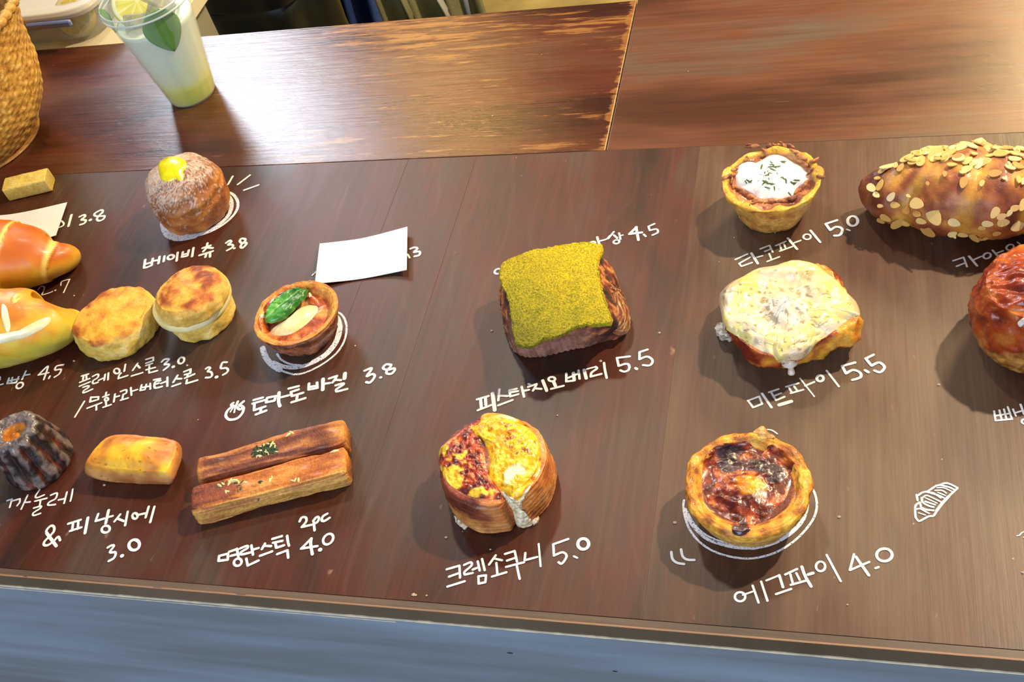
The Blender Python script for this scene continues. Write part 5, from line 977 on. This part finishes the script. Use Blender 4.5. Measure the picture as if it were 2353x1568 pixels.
# ================================================================= BEHIND THE COUNTER
def tag(o, label=None, cat=None, kind=None):
    if label: o['label'] = label
    if cat: o['category'] = cat
    if kind: o['kind'] = kind
fm, nt, b = newmat('tan_floor'); tc = nd(nt, 'ShaderNodeTexCoord'); n1 = nd(nt, 'ShaderNodeTexNoise', Scale=5., Detail=5.); nt.links.new(tc.outputs['Object'], n1.inputs['Vector'])
cr = nd(nt, 'ShaderNodeValToRGB'); e = cr.color_ramp.elements; e[0].position = .35; e[0].color = C4('8a7438'); e[1].position = .65; e[1].color = C4('c2ac66'); nt.links.new(n1.outputs[0], cr.inputs[0]); nt.links.new(cr.outputs[0], b.inputs['Base Color']); b.inputs['Roughness'].default_value = .5
V, Fc = box(-5, 4, -3, 5, -1.0, -.92); tag(mesh('floor', V, Fc, fm, None, smooth=False), kind='structure')
V, Fc = box(-5, 4, 4.4, 4.5, -.92, 1.9); tag(mesh('wall_back', V, Fc, plain('plaster', 'b8a890', .8), None, smooth=False), kind='structure')
# cream worktop that meets the counter
wt = thing('cream_worktop', 'cream worktop meeting the back of the counter at the left', 'worktop', (-1.15, 1.1, -.92))
WTX = P(372, 85)[0]
V, Fc = box(-1.6, WTX, YB+.002, 1.205, -.030, -.004); o = mesh('top', V, Fc, plain('cream_laminate', 'd6ceac', .45), wt, smooth=False); o.modifiers.new('b', 'BEVEL').width = .004
V, Fc = box(-1.58, WTX-.03, YB+.02, 1.18, -.92, -.030); mesh('cabinet', V, Fc, plain('dull_cabinet', '8d8a76', .6), wt, smooth=False)
# food box with half a lemon
def make_box():
    x1 = P(236, 92)[0]; x0 = x1-.30; y0 = YB+.006; y1 = y0+.15; t = thing('food_container', 'clear plastic food box with grey blue clips holding lemon', 'container', ((x0+x1)/2, (y0+y1)/2, -.004))
    def rr(x0, x1, y0, y1, r, z_, n=96):
        c_ = np.array([(x0+x1)/2, (y0+y1)/2]); hx, hy = (x1-x0)/2, (y1-y0)/2; th = np.arange(n)*2*np.pi/n; p = 6.
        return (c_, z_, 1/((np.abs(np.cos(th))/hx)**p+(np.abs(np.sin(th))/hy)**p)**(1/p))
    body('box_wall', [rr(x0+.02, x1-.02, y0+.02, y1-.02, .03, -.0035), rr(x0+.006, x1-.006, y0+.006, y1-.006, .03, .004), rr(x0, x1, y0, y1, .03, .036)], CLEARB, t, seg=6, closed_end=False)
    body('lid', [rr(x0-.004, x1+.004, y0-.004, y1+.004, .03, .036), rr(x0-.005, x1+.005, y0-.005, y1+.005, .03, .041), rr(x0-.002, x1+.002, y0-.002, y1+.002, .03, .045), rr(x0+.012, x1-.012, y0+.012, y1-.012, .03, .0455), rr(x0+.016, x1-.016, y0+.016, y1-.016, .03, .042)], LIDM, t, seg=4, dome=0, ntop=4, smoothk=False, bottom=False)
    bl_ = plain('grey_blue_plastic', '6f7fae', .4)
    def clip(x0_, x1_, y_, z0, z1):
        V, Fc = box(x0_, x1_, y_-.004, y_+.002, z0, z1); o = mesh('clip', V, Fc, bl_, t, smooth=False, label='grey blue clip'); o.modifiers.new('b', 'BEVEL').width = .0015
    clip(x1-.085, x1-.020, y0-.006, .030, .038)
    V, Fc = box(x0+.06, x1-.06, y0+.05, y0+.075, .0425, .0455); mesh('clip', V, Fc, plain('dark_blue_plastic', '46506a', .4), t, smooth=False, label='dark grip on the lid')
    clip(x0+.08, x0+.18, y0-.006, .032, .035)
    lc = P(165, 48, .028); L = thing('lemon_half', 'cut lemon half inside the clear food box', 'lemon', (x1-.038, y0+.03, -.003))
    WHEEL[0]((x1-.038, y0+.026, .0235), .0255, .014, (.2, -.9, .45), L, 'lemon_flesh')
LIDM = glassy('milky_lid', 'd6d0c0', .72, .3)
make_box()

# dark bin, chair, denim and canvas things on the floor behind
def blob(name, x, y, w_, d2, z0, z1, mat, par, pw=3.2, n=72, folds=0, seed=0, taper=1.0, col=None):
    def rg(s_, z_): 
        th = np.arange(n)*2*np.pi/n; r = 1/((np.abs(np.cos(th))/(w_/2*s_))**pw+(np.abs(np.sin(th))/(d2/2*s_))**pw)**(1/pw); r = r*(1+folds*np.sin(th*11+seed)*.5+folds*.5*np.sin(th*23+seed*2)); return (np.array([x, y]), z_, r)
    zs = np.linspace(0, 1, 6); return body(name, [rg(1+(taper-1)*(1-q), z0+(z1-z0)*q) for q in zs], mat, par, seg=4, dome=.01, ntop=6, disp=lambda v, th, s, rho: .006*NZ(v, 9, 2, seed), col=col)
def at_floor(px, py, y):
    """point on the vertical plane y seen at a pixel"""
    d = ray(px, py); tt = y/d.y; return Vector((0, 0, HC))+d*tt
DENIM = pastry('blue_denim', .9, 0, 0, .8, 260, .35, 900); CANVAS = pastry('olive_canvas', .9, 0, 0, .6, 300, .2, 900); BLK = plain('black_plastic', '0b0c0c', .35)
def solid(c_): return lambda v, th, s, rho, d: np.broadcast_to(C(c_), v.shape)
p0 = at_floor(462, 60, 1.24); p1 = at_floor(676, 40, 1.24)
t = thing('black_bin', 'black rubbish bin with a dull green sheen behind the counter', 'bin', ((p0.x+p1.x)/2, 1.35, -.92))
blob('bin_body', (p0.x+p1.x)/2, 1.33, p1.x-p0.x, .18, -.92, -.10, plain('dark_green_black', '131812', .4), t, 5)
blob('bin_lid', (p0.x+p1.x)/2, 1.33, p1.x-p0.x+.012, .19, -.10, -.06, BLK, t, 5)
# thin pale pipe leaning by the bin
p2 = at_floor(700, 30, 1.52); p3 = at_floor(762, 20, 1.52)
t = thing('black_stool', 'round backed black stool with a grey rim in the background', 'stool', ((p2.x+p3.x)/2, 1.52, -.92))
sx, sr = at_floor(676, 20, 1.52).x, .075
o = body('seat', [circ((sx, 1.52), sr*.9, -.25, 72), circ((sx, 1.52), sr, -.235, 72), circ((sx, 1.52), sr, -.12, 72), circ((sx, 1.52), sr*.9, -.105, 72)], BLK, t, seg=3, dome=.006)
body('seat_rim', [circ((sx, 1.52), sr*1.0, -.128, 72), circ((sx, 1.52), sr*1.04, -.124, 72), circ((sx, 1.52), sr*1.0, -.119, 72)], plain('grey_trim', '6c685e', .4), t, seg=3, bottom=False)
for k in range(4):
    a_ = k*math.pi/2+.5; V, Fc = tube([(sx+sr*.6*math.cos(a_), 1.52+sr*.6*math.sin(a_), -.24), (sx+sr*1.0*math.cos(a_), 1.52+sr*1.0*math.sin(a_), -.92)], [.009, .008], 10); mesh('leg', V, Fc, BLK, t)
def cloth(name, label, cat, pxs, y, cA, cB, mat, seed, thick=.02, part='cloth', zbot=-.92, par=None, extra=None):
    """hanging folded fabric: a wavy thick sheet between pixel columns, down to the floor"""
    x0 = at_floor(pxs[0], 60, y).x; x1 = at_floor(pxs[1], 60, y).x; t = par or thing(name, label, cat, ((x0+x1)/2, y, zbot)); n, m = 60, 16; V = []; cl_ = []
    for i in range(m):
        z_ = zbot+(.12-zbot)*i/(m-1)
        for j in range(n):
            u_ = j/(n-1); f = .5+.5*math.sin(u_*17+seed+.8*noise.noise(Vector((u_*3, z_*2, seed)))); V.append((x0+(x1-x0)*u_+.01*math.sin(z_*6+seed), y+thick*(f-.5), z_)); cl_.append(C(cA)+(C(cB)-C(cA))*min(1, max(0, .5+noise.noise(Vector((u_*9, z_*9, seed))))))
    Fc = [(i*n+j, i*n+j+1, (i+1)*n+j+1, (i+1)*n+j) for i in range(m-1) for j in range(n-1)]; o = mesh(part, V, Fc, mat, t, cl_); md = o.modifiers.new('s', 'SOLIDIFY'); md.thickness = .012; return t, x0, x1
cloth('denim_garment', 'dark blue denim garment hanging behind the counter', 'clothing', (745, 897), 1.68, '20387e', '3a5aa4', DENIM, 2, .05)
t, x0, x1 = cloth('canvas_bag', 'olive grey canvas bag with pale straps behind the counter', 'bag', (898, 1112), 1.46, '77734c', '9c9768', CANVAS, 5, .03, 'bag_body')
for (pa, pb, cc, yy) in (((1008, -5), (1036, 45), 'a8a490', 1.425), ((1068, -5), (1078, 40), '5a6274', 1.43), ((925, -5), (955, 60), '7a7850', 1.42)):
    A_, B_ = at_floor(*pa, yy), at_floor(*pb, yy); d = (B_-A_); V, Fc = tube([tuple(A_-d*.6), tuple(B_+d*.9)], [.009, .009], 10, .3); mesh('strap', V, Fc, plain('strap_'+cc, cc, .8), t)
# dark floor mat edge under the stool, tan box to the right

# a few pastry crumbs on the boards
cp = [(204, 812), (170, 680), (816, 795), (1130, 760), (1515, 765), (1687, 546), (1781, 535), (1551, 1201), (980, 1369), (1127, 1263), (950, 1367), (955, 1368), (2136, 512), (2350, 1316), (2157, 884), (1947, 1390), (1928, 1188), (690, 1096), (800, 1110), (170, 830), (430, 840), (455, 965), (240, 1115), (1025, 1235), (1699, 500), (1829, 508), (1380, 830), (1280, 955)]
parts = []; rnd = random.Random(3)
for x, y in cp:
    p = P(x, y, .0004); s_ = rnd.uniform(.0006, .0016); V = [p+np.array([s_*math.cos(a_), s_*math.sin(a_)*.8, 0]) for a_ in np.linspace(0, 2*np.pi, 6)[:-1]]+[p+np.array([0, 0, s_])]
    parts.append((V, [(k, (k+1) % 5, 5) for k in range(5)]+[(4, 3, 2, 1, 0)]))
V, Fc = merge(parts); tag(mesh('pastry_crumbs', V, Fc, plain('crumb', 'd2b898', .8), None, smooth=False), 'tiny pale pastry crumbs scattered over the brown counter boards', 'crumbs', 'stuff')
